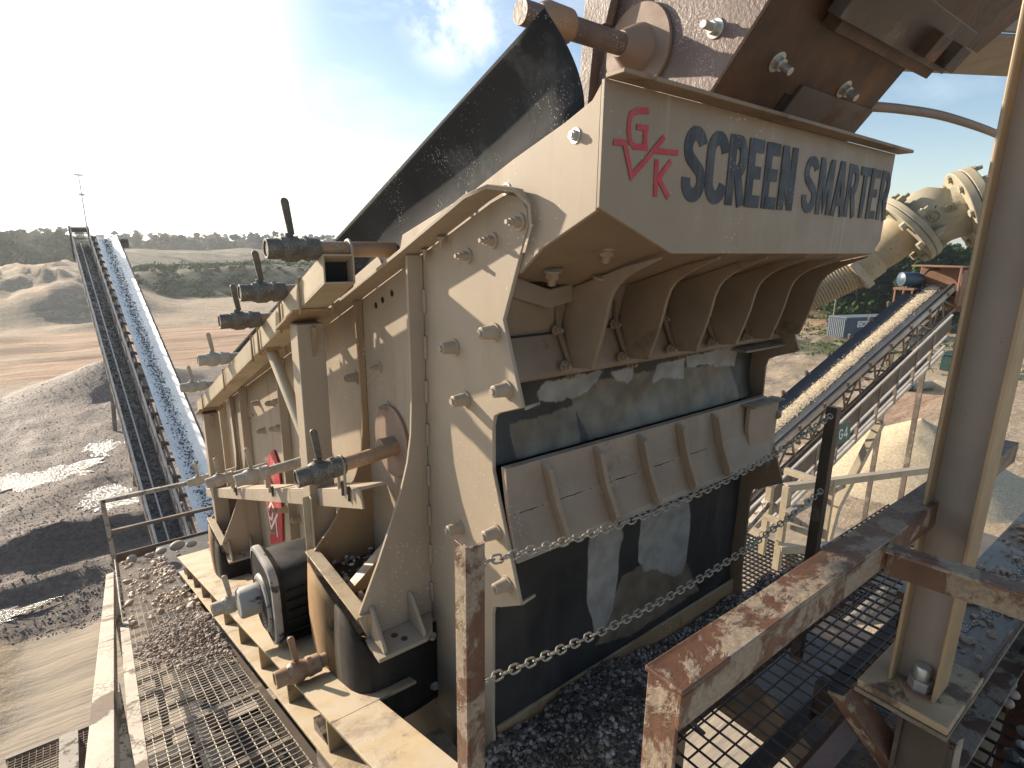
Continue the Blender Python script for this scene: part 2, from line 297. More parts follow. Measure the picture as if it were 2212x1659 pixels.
# flange angle along the sloping top edge, curling down at the nose
def flange(x, sgn):
    m = MB(); w = .08
    pts = [(5.6,top(5.6)),(1.62,top(1.62)),(1.26,top(1.26)+.004),(1.19,.13),(1.13,.12),(1.1,.088),(1.095,.04),(1.12,-.02)]
    n = len(pts); a = [(x,y,z+.002) for y,z in pts]; b = [(x+sgn*(w if i < 3 else .062 if i == 3 else w*(.3,.06,.04,.03)[i-4]),y,z+.002) for i,(y,z) in enumerate(pts)]
    up = [(0,.003,.011)]*3 + [(0,-.004,.011),(0,-.007,.009),(0,-.011,.004),(0,-.012,0),(0,-.012,0)]
    a2 = [V(p)+V(u) for p,u in zip(a,up)]; b2 = [V(p)+V(u) for p,u in zip(b,up)]
    vs = a+b+a2+b2; fs = []
    for i in range(n-1):
        fs += [(i,i+1,n+i+1,n+i),(2*n+i,2*n+i+1,3*n+i+1,3*n+i),(n+i,n+i+1,3*n+i+1,3*n+i),(i,i+1,2*n+i+1,2*n+i)]
    fs += [(0,n,3*n,2*n),(n-1,2*n-1,4*n-1,3*n-1)]
    return m.add(vs, fs)
flange(XN-.012, -1).build('top_flange', M_tan, SC, .002)
flange(XF, 1).build('top_flange', M_tanin, SC, .002)
# cheek boards above the flange with a round notch under every spray pipe
PIPES = [(1.905,-.02,.488),(2.335,-.187,.49),(2.70,-.335,.475),(3.60,-.66,.5),(4.55,-1.02,.5)]
def cheek(x0, x1):
    def bt(y): return top(y) + .118
    up = [(.8882,.32),(.913,.292),(.994,.262),(1.18,.205),(1.353,.145)]
    for y,z,_ in PIPES:
        up += [(y-.115, bt(y-.115)), (y-.085, bt(y)-.02), (y-.06, z-.055), (y-.02, z-.085), (y+.04, z-.075), (y+.075, z-.035), (y+.1, bt(y+.1))]
    up += [(5.55, bt(5.55))]
    lo = [(5.55, top(5.55)-.05),(1.6, top(1.6)-.05),(1.2,.02),(1.15,-.07),(1.06,-.005),(.8882,.073)]
    return MB().prism([(x0,y,z) for y,z in up+lo], (x1-x0,0,0))
cheek(XN+.0005, XN+.011).build('cheek_board', M_tan, SC, .0015)
cheek(XF-.024, XF-.014).build('cheek_board', M_tanin, SC, .0015)
o = MB().prism([(XN-.003,1.343,top(1.343)+.014),(XN-.003,1.353,top(1.353)+.014),(XN-.003,1.353,.14),(XN-.003,1.343,.145)],(.002,0,0)).build('seam_rib', M_tanin, SC)
MB().prism([(XN-.009,1.383,top(1.37)+.016),(XN-.009,1.374,.142),(XN-.009,1.381,.142),(XN-.009,1.39,top(1.37)+.016)],(.009,0,0)).build('seam_rib', M_tan, SC)
# sign box: front plate, right cheek, underside and top flange
sp = [(XN,.327),(XN,.078),(1.152,-.016),(2.31,-.016),(2.36,.03),(2.372,.327)]
SIGN = MB().prism([(x,.878,z) for x,z in sp], (0,.01,0)).build('sign_panel', M_signp, SC, .002)
MB().box(.9,2.385,.827,.878,.3265,.3365).build('sign_flange', M_tanin, SC, .002)
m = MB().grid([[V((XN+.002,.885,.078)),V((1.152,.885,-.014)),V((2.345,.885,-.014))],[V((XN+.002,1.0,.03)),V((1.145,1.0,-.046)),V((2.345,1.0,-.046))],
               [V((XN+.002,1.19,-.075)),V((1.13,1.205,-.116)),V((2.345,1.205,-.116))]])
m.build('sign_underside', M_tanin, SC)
MB().box(.93,2.34,1.26,1.3,-.1,.06).build('chute_back_wall', M_tanin, SC)
def on_sign(px, py): p = ony(px, py, .878); return V((p.x,.878,p.z))
# lettering strokes on the sign
def arc(cx, cz, rx, rz, a0, a1, n=8): return [(cx+rx*math.cos(R(a0+(a1-a0)*i/n)), cz+rz*math.sin(R(a0+(a1-a0)*i/n))) for i in range(n+1)]
w_ = .2
GL = {  # letters on a unit-high, about .55 wide cell; each a list of strokes
 'S': [arc(.29,.72,.185,.19,15,180,9)+arc(.29,.72,.185,.19,200,255,3)+arc(.29,.285,.19,.195,75,-90,8)+arc(.29,.285,.19,.195,-105,-190,5)],
 'C': [arc(.31,.68,.2,.23,10,180,9)+arc(.31,.32,.2,.23,180,350,9)],
 'R': [[(.11,0),(.11,1)],[(.11,.91),(.3,.91)]+arc(.3,.7,.13,.21,80,-80,7)+[(.11,.49)],[(.29,.48),(.46,0)]],
 'E': [[(.11,0),(.11,1)],[(.11,.91),(.46,.91)],[(.11,.52),(.43,.52)],[(.11,.09),(.47,.09)]],
 'N': [[(.1,0),(.1,1)],[(.14,.9),(.40,.1)],[(.44,0),(.44,1)]],
 'M': [[(.1,0),(.1,1)],[(.14,.93),(.31,.24),(.48,.93)],[(.52,0),(.52,1)]],
 'A': [[(.06,0),(.25,1)],[(.27,1),(.46,0)],[(.14,.27),(.38,.27)]],
 'T': [[(.02,.91),(.48,.91)],[(.25,.86),(.25,0)]],
 'G': [arc(.31,.68,.2,.23,10,180,9)+arc(.31,.32,.2,.23,180,350,9)+[(.51,.47)],[(.32,.45),(.6,.45)]],
 'U': [[(.1,1),(.1,.33)]+arc(.29,.3,.19,.21,180,360,8)+[(.48,1)]],
 'L': [[(.11,1),(.11,0)],[(.11,.09),(.45,.09)]],
 '4': [[(.4,0),(.4,1)],[(.4,.94),(.06,.36)],[(.04,.3),(.55,.3)]],
 '1': [[(.28,0),(.28,1)],[(.28,.95),(.1,.78)]], '5': [[(.45,.91),(.12,.91),(.12,.55),(.3,.6)]+arc(.28,.33,.2,.26,70,-140,8)],
 '0': [arc(.29,.5,.19,.42,0,360,16)], '7': [[(.06,.92),(.46,.92),(.2,0)]], 'I': [[(.12,0),(.12,1)]], 'D': [[(.11,0),(.11,1)],[(.11,.91),(.25,.91)]+arc(.25,.5,.22,.41,80,-80,8)+[(.11,.09)]], '.': [[(.05,.06),(.18,.06)]], ' ': []}
ADV = {'S':.57,'C':.59,'R':.56,'E':.54,'N':.58,'M':.66,'A':.54,'T':.5,'G':.66,'U':.6,'L':.48,'4':.62,'1':.45,'5':.55,'0':.6,'7':.5,'I':.28,'D':.58,'.':.25,' ':.3}
def text(m, s, org, ux, uz, height, width, nrm, sw=.18, th=.001, off=.0012):
    tot = sum(ADV[c] for c in s); k = width/tot; x = 0; ux = V(ux); uz = V(uz)
    i = 0
    for c in s:
        for j, st in enumerate(GL[c]):
            m.ribbon([V(org)+ux*((x+a)*k)+uz*(b*height) for a,b in st], sw*height*.75, nrm, th, off+.00025*(i % 7)); i += 1
        x += ADV[c]
m = MB(); text(m, 'SCREEN', (1.168,.878,.106), (1,0,0), (0,0,1), .17, .53, (0,-1,0), .25)
m.build('screen_lettering', M_navy, SIGN)
m = MB(); text(m, 'SMARTER', (1.74,.878,.102), (1,0,0), (0,0,1), .164, .63, (0,-1,0), .215)
m.build('smarter_lettering', M_navy, SIGN)
c7 = lambda pts: [on_sign(1192.5+.21879*x, .21879*y) for x,y in pts]
c1f = lambda pts: [on_sign(1175.2+.4063*x, .4063*y) for x,y in pts]
m = MB()
m.ribbon(c1f([(555,592),(500,588),(462,606),(450,650),(448,700),(456,755),(475,779),(520,783),(549,785)]), .0125, (0,-1,0), .001, .0012)
m.ribbon(c1f([(533,790),(536,686)]), .013, (0,-1,0), .001, .0014)
m.ribbon(c1f([(553,682),(490,676)]), .0115, (0,-1,0), .001, .0016)
m.ribbon(c1f([(366,755),(424,759),(462,937),(546,842)]), .0125, (0,-1,0), .001, .0019)
m.ribbon(c1f([(540,850),(582,795),(636,729)]), .012, (0,-1,0), .001, .0022)
m.ribbon(c1f([(578,800),(709,814)]), .0115, (0,-1,0), .001, .0025)
m.ribbon(c1f([(597,848),(588,1046)]), .0135, (0,-1,0), .001, .0012)
m.ribbon(c1f([(672,858),(605,950),(658,1052)]), .013, (0,-1,0), .001, .0015)
m.build('logo', M_redlet, SIGN)
# "07" scribbled on the cheek board and numerals
m = MB(); text(m, '07', (XN+.001,1.37,.1), (0,-1,0.36), (0,0.1,1), .026, .036, (-1,0,0), .12, .0006, .0004); m.build('chalk_mark', M_tanrust, SC)
# ---------------- discharge lips and ribs
lip = [(1.205,-.118),(1.236,-.244),(1.232,-.252),(1.193,-.362),(1.198,-.372),(1.206,-.372),(1.25,-.25),(1.22,-.118)]
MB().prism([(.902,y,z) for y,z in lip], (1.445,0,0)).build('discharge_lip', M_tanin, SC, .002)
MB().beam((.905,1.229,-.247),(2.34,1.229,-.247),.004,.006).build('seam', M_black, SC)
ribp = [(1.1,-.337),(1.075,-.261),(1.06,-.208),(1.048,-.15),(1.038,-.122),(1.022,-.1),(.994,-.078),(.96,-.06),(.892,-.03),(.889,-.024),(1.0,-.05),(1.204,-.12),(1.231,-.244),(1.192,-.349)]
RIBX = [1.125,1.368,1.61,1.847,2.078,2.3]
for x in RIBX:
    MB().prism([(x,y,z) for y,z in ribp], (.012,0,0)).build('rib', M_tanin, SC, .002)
    if x < 2.2:
        MB().prism([(x-.03,1.222,-.165),(x-.012,1.23,-.24),(x+.002,1.188,-.342),(x-.012,1.184,-.342),(x-.026,1.224,-.24),(x-.044,1.214,-.165)],(0,-.012,0)).build('weld_strap', M_tanin, SC, .001)
MB().prism([(.905,1.215,-.075),(1.04,1.2,-.118),(1.125,1.2,-.105),(1.125,1.2,-.155),(1.04,1.2,-.17),(.905,1.215,-.13)],(0,-.012,0)).build('gusset_bar', M_tanin, SC, .002)
lip2 = [(1.225,-.618),(1.2,-.618),(1.184,-.752),(1.178,-.76),(1.148,-.872),(1.135,-.885),(1.15,-.892),(1.165,-.876),(1.2,-.75)]
MB().prism([(.902,y,z) for y,z in lip2], (1.4,0,0)).build('discharge_lip', M_lip, SC, .002)
m = MB(); 
for a,b in ((.92,1.03),(1.06,1.235),(1.31,1.45),(1.5,1.66),(1.72,1.86)): m.tube([(a+(b-a)*k/9,1.1815,-.757+.003*mn.noise((a+k*.7,0,0))) for k in range(10)],[.0012+.0022*abs(mn.noise((k*1.3,a,2))) for k in range(10)],5)
m.build('seam', M_black, SC)
for x in (1.03,1.245,1.457,1.67,1.892):
    x2 = x+.05
    MB().prism([(x,1.2,-.622),(x+.004,1.165,-.64),(x+.022,1.145,-.752),(x+.042,1.115,-.85),(x+.048,1.125,-.876),(x+.05,1.148,-.872),(x+.026,1.184,-.752)],(.018,0,0)).build('rib', M_lip, SC, .002)
MB().prism([(2.12,1.165,-.625),(2.345,1.165,-.625),(2.345,1.165,-.9),(2.17,1.165,-.885),(2.12,1.165,-.72)],(0,.02,0)).build('end_bracket', M_lip, SC, .003)
MB().box(2.1,2.346,1.14,1.2,-.63,-.622).build('ledge', M_tanin, SC, .001)
MB().box(2.05,2.346,1.17,1.24,-.4,-.392).build('ledge', M_tanin, SC, .001)
for y,z in ((1.06,-.43),(1.06,-1.015)):
    MB().prism([(XN,1.118,z+.018),(XN+.05,1.12,z+.022),(XN+.05,1.12,z+.016),(XN,1.118,z+.008)],(0,-.006,0)).build('lip_stub', M_tan, SC)
# ---------------- rubber curtains between the lips, bottom plate
def curtain(z0, z1, y0, bow, n=50):
    rows = []
    for i in range(n+1):
        t = i/n; z = z0+(z1-z0)*t; rows.append([V(((.915+1.42*j/119), y0+bow*math.sin(PI*t)+.007*math.sin(j*.18+i*.1)*math.sin(PI*t)+ .03*max(0,(j-100)/20)**2, z)) for j in range(120)])
    return MB().grid(rows)
CU1 = curtain(-.34,-.63,1.262,.028).build('rubber_curtain', M_curtain, SC)
CU2 = curtain(-.86,-1.58,1.262,.012).build('rubber_curtain', M_curtain, SC)
cc = lambda L: [(950.5+.375*x, 1036.9+.375*y) for x,y in L]
cf = lambda L: [(950.5+.3672*x, 475.3+.3672*y) for x,y in L]
def sdist(poly, x, z):                                   # signed distance to a polygon, positive inside
    d = 9; ins = False; n = len(poly)
    for i in range(n):
        ax, az = poly[i]; bx, bz = poly[(i+1)%n]; t = max(0,min(1,((x-ax)*(bx-ax)+(z-az)*(bz-az))/((bx-ax)**2+(bz-az)**2+1e-12)))
        d = min(d, math.hypot(x-ax-t*(bx-ax), z-az-t*(bz-az)))
        if (az > z) != (bz > z) and x < (bx-ax)*(z-az)/(bz-az)+ax: ins = not ins
    return d if ins else -d
def curtain_mat():
    m = mat('clay_smeared_rubber', (.028,.026,.025), .5, var=.4, scale=3, streak=(.12,.105,.085), streak_amt=.55, bump=.2, stretch=(9,9,.9)); N, L = nodes(m); b = N['Principled BSDF']; cur = b.inputs['Base Color'].links[0].from_socket
    tc = N.new('ShaderNodeTexCoord'); mp = N.new('ShaderNodeMapping'); mp.inputs['Scale'].default_value = (30,30,5); L.new(tc.outputs['Object'], mp.inputs[0])
    for nm, c0, c1 in (('brown',(.095,.075,.05),(.19,.155,.11)),('grey',(.2,.185,.165),(.33,.31,.28))):
        at = N.new('ShaderNodeAttribute'); at.attribute_name = nm; n1 = N.new('ShaderNodeTexNoise'); n1.inputs['Scale'].default_value = 1; n1.inputs['Detail'].default_value = 8; n1.inputs['Roughness'].default_value = .7; L.new(mp.outputs[0], n1.inputs['Vector'])
        ad = N.new('ShaderNodeMath'); ad.operation = 'MULTIPLY_ADD'; ad.inputs[1].default_value = .9; L.new(n1.outputs['Fac'], ad.inputs[0]); L.new(at.outputs['Fac'], ad.inputs[2])
        rp = N.new('ShaderNodeValToRGB'); rp.color_ramp.elements[0].position = .88; rp.color_ramp.elements[1].position = 1.02; L.new(ad.outputs[0], rp.inputs[0])
        n2 = N.new('ShaderNodeTexNoise'); n2.inputs['Scale'].default_value = 14; n2.inputs['Detail'].default_value = 6; L.new(tc.outputs['Object'], n2.inputs['Vector']); cr_ = N.new('ShaderNodeValToRGB'); cr_.color_ramp.elements[0].position = .3; cr_.color_ramp.elements[1].position = .7; cr_.color_ramp.elements[0].color = (*c0,1); cr_.color_ramp.elements[1].color = (*c1,1); L.new(n2.outputs['Fac'], cr_.inputs[0])
        x = N.new('ShaderNodeMix'); x.data_type = 'RGBA'; L.new(rp.outputs[0], x.inputs[0]); L.new(cur, x.inputs[6]); L.new(cr_.outputs[0], x.inputs[7]); cur = x.outputs[2]
    L.new(cur, b.inputs['Base Color']); return m
M_cur2 = curtain_mat()
def smear(o, greys, browns, yy):
    me = o.data; o.data.materials.clear(); me.materials.append(M_cur2)
    for nm, polys in (('grey',greys),('brown',browns)):
        P2 = [[(lambda p: (p.x,p.z))(ony(a,b,yy)) for a,b in q] for q in polys]; vals = []
        for v in me.vertices:
            p = v.co + ORG[o.name] if o.parent is None else v.co + ORG[o.parent.name]
            d = max([sdist(q,p.x,p.z) for q in P2]+[-1]); vals.append(max(0,min(1,.5+d/.05)))
        at = me.attributes.new(nm,'FLOAT','POINT'); at.data.foreach_set('value', vals)
smear(CU2, [cc([(880,320),(960,275),(1055,262),(1060,330),(1045,420),(1035,520),(1015,640),(1000,760),(960,840),(895,895),(880,800),(860,700),(868,560),(872,430)]),
            cc([(1165,215),(1440,105),(1450,200),(1438,330),(1430,470),(1400,540),(1340,560),(1250,520),(1200,545),(1165,480),(1150,380)])],
           [cc([(1190,500),(1440,480),(1500,640),(1300,760),(1100,900),(900,960),(1000,700),(1060,560)])], 1.262)
smear(CU1, [cf([(600,960),(700,930),(820,905),(960,885),(930,950),(870,1020),(780,1050),(660,1075),(580,1060),(570,1010)]), cf([(1000,890),(1125,860),(1125,935),(1100,955),(1030,950)]),
            cf([(1275,850),(1440,810),(1440,930),(1400,935),(1330,930),(1265,965)]), cf([(1450,805),(1640,755),(1700,735),(1760,780),(1745,860),(1650,865),(1560,845),(1460,870)])],
           [cf([(780,980),(1140,900),(1720,840),(1740,1040),(1500,1120),(1200,1200),(850,1280)]), cf([(400,1200),(800,1100),(800,1300),(420,1400)])], 1.285)
bp = MB().prism([(.915,1.25,-1.555),(2.3,1.25,-1.53),(2.3,1.25,-1.68),(.915,1.25,-1.72)],(0,.012,0)).build('bottom_plate', M_tanrust, SC, .002)
for x in (1.5,1.9): MB().box(x,x+.006,1.244,1.25,-1.68,-1.56).build('weld_line', M_tanrust, SC)
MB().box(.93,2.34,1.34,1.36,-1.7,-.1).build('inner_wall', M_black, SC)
MB().grid([[V((.92,1.32,-.12)),V((2.34,1.32,-.12))],[V((.92,5.5,-.12+SLOPE*4.2)),V((2.34,5.5,-.12+SLOPE*4.2))]]).build('screen_deck', M_dark, SC)
MB().grid([[V((.92,1.32,-1.7)),V((2.34,1.32,-1.7))],[V((.92,5.5,-3.2)),V((2.34,5.5,-3.2))]]).build('under_pan', M_dark, SC)
MB().box(.915,2.345,5.5,5.54,-3.3,top(5.5)).build('feed_end_wall', M_tanin, SC)
# ---------------- stiffeners that flare out into spring pockets (front and rear pair)
def poly_y(px, y, x_in=XN-.012):
    return [(ony(a,b,y).x, y, ony(a,b,y).z) for a,b in px]
stA = [(.832,top(1.63)-.004),(.833,-.25),(.833,-.5),(.826,-.62),(.81,-.716),(.78,-.82),(.742,-.917),(.69,-1.045),(.612,-1.215),(.612,-1.24),(.632,-1.3),(.632,-1.35),(.886,-1.44)]
stB = [(.853,top(2.13)-.004),(.86,-.5),(.862,-.7),(.852,-.83),(.82,-.93),(.77,-1.03),(.70,-1.135),(.628,-1.215),(.628,-1.25),(.66,-1.4),(.886,-1.6)]
DY, DZ = 2.69, -.965
def wpoly(st, y, th=.012):
    return MB().prism([(XN-.014,y,st[0][1])]+[(x,y,z) for x,z in st], (0,th,0))
for k, (dy, dz) in enumerate(((0,0),(DY,DZ))):
    s1 = [(x,z+dz) for x,z in stA]; s2 = [(x,z+dz) for x,z in stB]
    s1[0] = (s1[0][0], top(1.63+dy)-.004); s2[0] = (s2[0][0], top(2.13+dy)-.004)
    for st, y in ((s1,1.628+dy),(s2,2.125+dy)):
        mm = MB(); mm.prism([(XN-.014,y,st[0][1])]+[(x,y,z) for x,z in st]+[(XN-.014,y,st[-1][1])], (0,.012,0))
        mm.build('stiffener', M_tanrust if st is s2 and k == 0 else M_tan, SC, .0015)
    MB().angle((.622,1.615+dy,-1.217+dz),(.622,2.15+dy,-1.217+dz),.05,.06,.008).build('pocket_rim', M_base, SC, .002)
    MB().box(.61,.886,1.645+dy,2.12+dy,-1.31+dz,-1.30+dz).build('pocket_floor', M_dark, SC)
    MB().prism([(.65,1.86+dy,-1.29+dz),(.886,1.86+dy,-1.29+dz),(.886,1.86+dy,-1.1+dz)],(0,.05,0)).build('pocket_gusset', M_tanrust, SC, .002)
    # bracket under the pocket: plate with two gussets
    zb = -1.33+dz
    MB().prism([(.625,1.627+dy,zb),(.622,1.505+dy,zb),(.8,1.505+dy,zb),(.84,1.54+dy,zb),(.886,1.627+dy,zb)],(0,0,.014)).build('bracket_plate', M_tan, SC, .002)
    for x in (.645,.79):
        MB().prism([(x,1.627+dy,zb+.0145),(x,1.515+dy,zb+.0145),(x,1.515+dy,zb+.03),(x,1.6+dy,zb+.125),(x,1.627+dy,zb+.135)],(.012,0,0)).build('bracket_gusset', M_tan, SC, .002)
    m = MB()
    for p in ((.715,1.585),(.735,1.55)): m.tube([(p[0],p[1]+dy,zb+.0145),(p[0],p[1]+dy,zb+.0155)],.012,14)
    m.build('bolt_hole', M_dark, SC)
    # rubber apron wrapped round the spring
    plan = [(.884,1.592),(.78,1.578),(.68,1.576),(.628,1.586),(.6,1.615),(.589,1.67),(.586,1.8),(.59,2.0),(.597,2.13)]
    rows = []
    for i in range(9):
        t = i/8; rows.append([])
        for j,(x,y) in enumerate(plan):
            zt = -1.345 if j < 3 else (-1.345, -1.30, -1.262, -1.262, -1.262, -1.262)[j-3]
            zz = zt + (-1.665 - zt)*t; bul = .009*math.sin(PI*t)
            rows[-1].append(V((x + (-bul if j > 2 else 0), y+dy + (-bul*.6 if 0 < j < 4 else 0), zz+dz)))
    fr = MB().grid([r[:7] for r in rows]).build('spring_apron', M_apron, SC)
    sd = MB().grid([r[6:] for r in rows]).build('spring_apron', M_apronb, SC)
    so = fr.modifiers.new('thick','SOLIDIFY'); so.thickness = .008; so = sd.modifiers.new('thick','SOLIDIFY'); so.thickness = .008
    # sunlit pale wet stones in the pocket
    m = MB(); sp_ = [(random.uniform(.63,.87), random.uniform(1.66+dy,2.1+dy), -1.295+dz+random.uniform(0,.03)) for _ in range(230)]
    m.pebbles(sp_, .005, .014); ob = m.build('pocket_stones', M_gravelwhite, None, smooth=False)
    tag(ob, 'pale wet pebbles caught in the %s spring pocket of the tan screen' % ('nearer' if k == 0 else 'farther'), 'pebbles', None, 'stuff')
# slim stiffeners further down the plate
for y, w in ((3.28,.05),(5.2,.05)):
    MB().prism([(XN-.014,y,top(y)-.004),(XN-.014-w,y,top(y)-.006),(XN-.014-w,y,top(y)-1.6),(XN-.014,y,top(y)-1.7)],(0,.012,0)).build('stiffener', M_tan, SC, .0015)
z = -.14
while z > -1.7: MB().box(XN-.021,XN-.012,1.612,1.627,z-.075,z).build('stitch_weld', M_tan, SC, .002); z -= .15
# ---------------- bolts on the side plate (collared huck bolts)
def boltmesh():
    m = MB(); m.tube([(0,0,0),(-.006,0,0)],.026,16); m.tube([(-.0055,0,0),(-.046,0,0),(-.049,0,0)],[.0205,.0165,.013],16); m.tube([(-.048,0,0),(-.055,0,0)],.009,12)
    return m
def mesh_only(m, name, mt):
    o = m.build(name, mt, None, .001, base=(0,0,0)); me = o.data; bpy.data.objects.remove(o); return me
BM = mesh_only(boltmesh(), 'bolt', M_bolt)
m = MB(); m.tube([(0,0,0),(-.006,0,0)],.021,14); m.tube([(-.0055,0,0),(-.022,0,0)],.0135,6); m.tube([(-.0215,0,0),(-.034,0,0)],.009,10); m.tube([(-.0335,0,0),(-.045,0,0)],.006,10)
BS = mesh_only(m, 'bolt', M_bolt)
m = MB(); m.tube([(0,0,0),(-.003,0,0)],.0165,18); m.tube([(-.0028,0,0),(-.014,0,0)],.0105,6); m.tube([(-.013,0,0),(-.017,0,0)],.006,10)
BG = mesh_only(m, 'bolt', M_galv)
m = MB(); m.box(-.06,0,-.02,.02,-.022,.022); BK = mesh_only(m, 'block', M_tan)
big = [(1060,718),(974,751),(1087,842),(998,863),(985,1139),(1065,1150),(1087,1262)]
for a,b in big: p = onx(a+9,b-1,XN-.012); inst('bolt', BM, SC, (XN-.012,p.y,p.z))
for a,b in ((1124,480),(1066,520),(1012,553)): p = onx(a,b,XN-.012); inst('bolt', BS, SC, (XN-.012,p.y,p.z))
for a,b in ((1243,293),(1094,409),(955,506)): p = onx(a,b,XN); inst('bolt', BG, SC, (XN+.001,p.y,p.z))
for y in (1.62,1.78,2.05,2.2,2.45,2.58,2.85,3.0,3.2,3.4,3.75,3.9,4.1,4.3,4.7,4.85,5.1): inst('bolt', BG, SC, (XN+.001,y,top(y)+.04))
for a,b in ((815,793),(834,878)): p = onx(a+5,b,XN-.012); inst('bolt', BS, SC, (XN-.012,p.y,p.z))
for a,b in ((960,548),(925,590),(890,592)): p = onx(a,b,XN-.02); inst('bolt', BS, SC, (XN-.03,p.y,top(p.y)-.004), (0,R(-90),0)).scale = (.7,.6,.6)
for a,b in ((592,870),(607,866),(600,925),(612,922),(572,930),(770,815),(606,1100),(620,1100),(648,1120),(600,1145),(560,870),(575,1012)):
    p = onx(a,b,XN-.012); inst('bolt', BM, SC, (XN-.012,p.y,p.z))
# hex nuts hanging under the sign box and on the lip
m = MB(); m.tube([(0,0,0),(0,0,-.005)],.021,16); m.tube([(0,0,-.0045),(0,0,-.02)],.0145,6); m.tube([(0,0,-.0195),(0,0,-.034)],.0085,10)
BU = mesh_only(m, 'bolt', M_tanin)
for x,y,z in ((1.06,1.0,.0),(1.0,1.135,-.062),(1.14,1.09,-.08)): inst('bolt', BU, SC, (x,y,z+.004), (R(14),R(-10),0)).scale = (1.35,1.35,1.35)
m = MB(); m.tube([(0,0,0),(0,-.005,0)],.016,14); m.tube([(0,-.0045,0),(0,-.018,0)],.011,6); m.tube([(0,-.0175,0),(0,-.03,0)],.006,8)
BF = mesh_only(m, 'bolt', M_tanin)
for x in RIBX[:5]:
    inst('bolt', BF, SC, (x-.028,1.185,-.338)); inst('bolt', BF, SC, (x-.03,1.222,-.238)); inst('bolt', BF, SC, (x+.05,1.19,-.128))
m = MB(); m.tube([(0,0,0),(-.012,0,0),(-.018,0,0)],[.022,.02,.012],16); BD = mesh_only(m, 'bolt', M_tanin)
for y,z in ((1.19,-.335),(1.19,-.93),(1.17,-.7)): inst('bolt', BD, SC, (XF-.012,y,z))
for x in (1.19,1.47,1.75): inst('bolt', BF, SC, (x,1.258,-.39))
inst('bolt', BG, SC, (.86,1.585,-1.385), (0,0,R(80))); inst('bolt', BG, SC, (.865,1.583,-1.60), (0,0,R(80)))
# rusty split disc where the lower front spray pipe enters, holes
m = MB(); c0 = V((XN-.02,1.90,-.73))
m.tube([c0+V((.006,0,0)), c0+V((-.004,0,0))], .14, 36); m.tube([c0+V((-.004,-.03,-.01)), c0+V((-.06,-.03,-.01))], .038, 20); m.build('entry_disc', M_disc, SC, .001)
for y,z in ((1.86,-.17),(1.94,-.2),(2.0,-.225),(4.2,-1.2),(4.3,-1.25)): MB().tube([(XN-.0125,y,z),(XN-.0135,y,z)],.012,12).build('bolt_hole', M_black, SC)
m = MB(); em = [onx(*q,.872) for q in ((578,985),(590,972),(600,1000),(607,1060),(610,1170),(585,1176),(576,1080))]
EM = m.prism(em,(.01,0,0)).build('red_emblem_panel', M_red, SC, .001)
m = MB()
for st in ([(592,1000),(596,1018)],[(581,1100),(586,1085),(591,1096),(588,1122),(583,1118)],[(578,1095),(586,1142)],[(586,1142),(600,1110)],[(596,1122),(600,1160)]):
    m.ribbon([onx(a,b,.872) for a,b in st], .022, (-1,0,0), .001, .0012)
m.build('emblem_lettering', M_white, EM)
# rubber hood leaning out along the top
rows = []
for i in range(40):
    t = i/39; y = .965 + (4.75-.965)*t; rows.append([])
    for j in range(14):
        s_ = j/13; h = .455*s_
        x = .918 + .06*s_ - .115*s_*s_ + .004*math.sin(i*.5)*math.sin(PI*s_) + (.03*math.exp(-((i-13)/2.2)**2)*(1-s_)**2)
        rows[-1].append(V((x, y + .072*s_, .287 + SLOPE*(y-.965) + .195*s_ - (0 if s_ > .001 else .06))))
hd = MB().grid(rows).build('rubber_hood', M_hood, None); so = hd.modifiers.new('thick','SOLIDIFY'); so.thickness = .012; so.offset = 1
tag(hd, 'long dusty black rubber sheet curving up above the tan screen', 'rubber sheet')
# ================================================================== SPRAY PIPES with ball valves
def spray_pipe(y, z, x0, x1, label, group, mv, mp, slopez=0., ub=None, handle=True, hx=.055):
    t = thing('spray_pipe', label, 'spray pipe', (x0, y, z), group)
    P = lambda d: V((x0+d, y, z + slopez*d))
    m = MB(); m.tube([P(.16), P(x1-x0)], .026, 18); m.build('pipe', mp, t)
    m = MB(); m.ring(P(0), P(.045), .032, .024, 20); m.tube([P(.004),P(.04)],.0235,16)
    m.tube([P(.044),P(.052),P(.062),P(.095),P(.105),P(.118),P(.125),P(.165),P(.168)], [.031,.037,.041,.041,.034,.034,.037,.035,.028], 18)
    m.tube([P(.045),P(.058)], .0385, 6); m.tube([P(.118),P(.135)], .039, 8)
    m.tube([P(.075), P(.075)+V((0,0,.05))], .013, 10); m.build('valve_body', mv, t, .0015)
    if handle:
        a = P(.082)+V((0,-.004,.045)); m = MB()
        pts = []
        for i in range(9): pts.append(V((.0125*math.cos(PI*i/8), 0, .1+.012*math.sin(PI*i/8))))
        pol = [V((.010,0,0)),] + pts + [V((-.010,0,0))]
        m.prism([a+V((p.x - p.z*.13, 0, p.z)) for p in pol], (0,.009,0)); m.build('handle', mv, t, .001)
    if ub:
        m = MB(); c = P(ub-x0); 
        pts = [c+V((0,-.031,-.1))]+[c+V((0,-.031*math.cos(PI*i/8),.031*math.sin(PI*i/8))) for i in range(9)]+[c+V((0,.031,-.1))]
        m.tube(pts, .0055, 8); m.build('u_bolt', M_clampw, t)
    return t
ordn = ['uppermost dark spray pipe and ball valve, beside the open tube end','second dark spray pipe down the sloping tube, right below the uppermost','third dark spray pipe down the sloping tube, left of the square post top',
        'pale clay-covered spray pipe, fourth down the sloping tube','pale clay-covered spray pipe, lowest on the sloping tube']
for i,(y,z,x0) in enumerate(PIPES):
    spray_pipe(y, z, x0, 1.1, ordn[i], 'spray pipes along the top tube', M_valve if i < 3 else M_valvepale, M_pipe if i < 3 else M_valvepale, 0, .755)
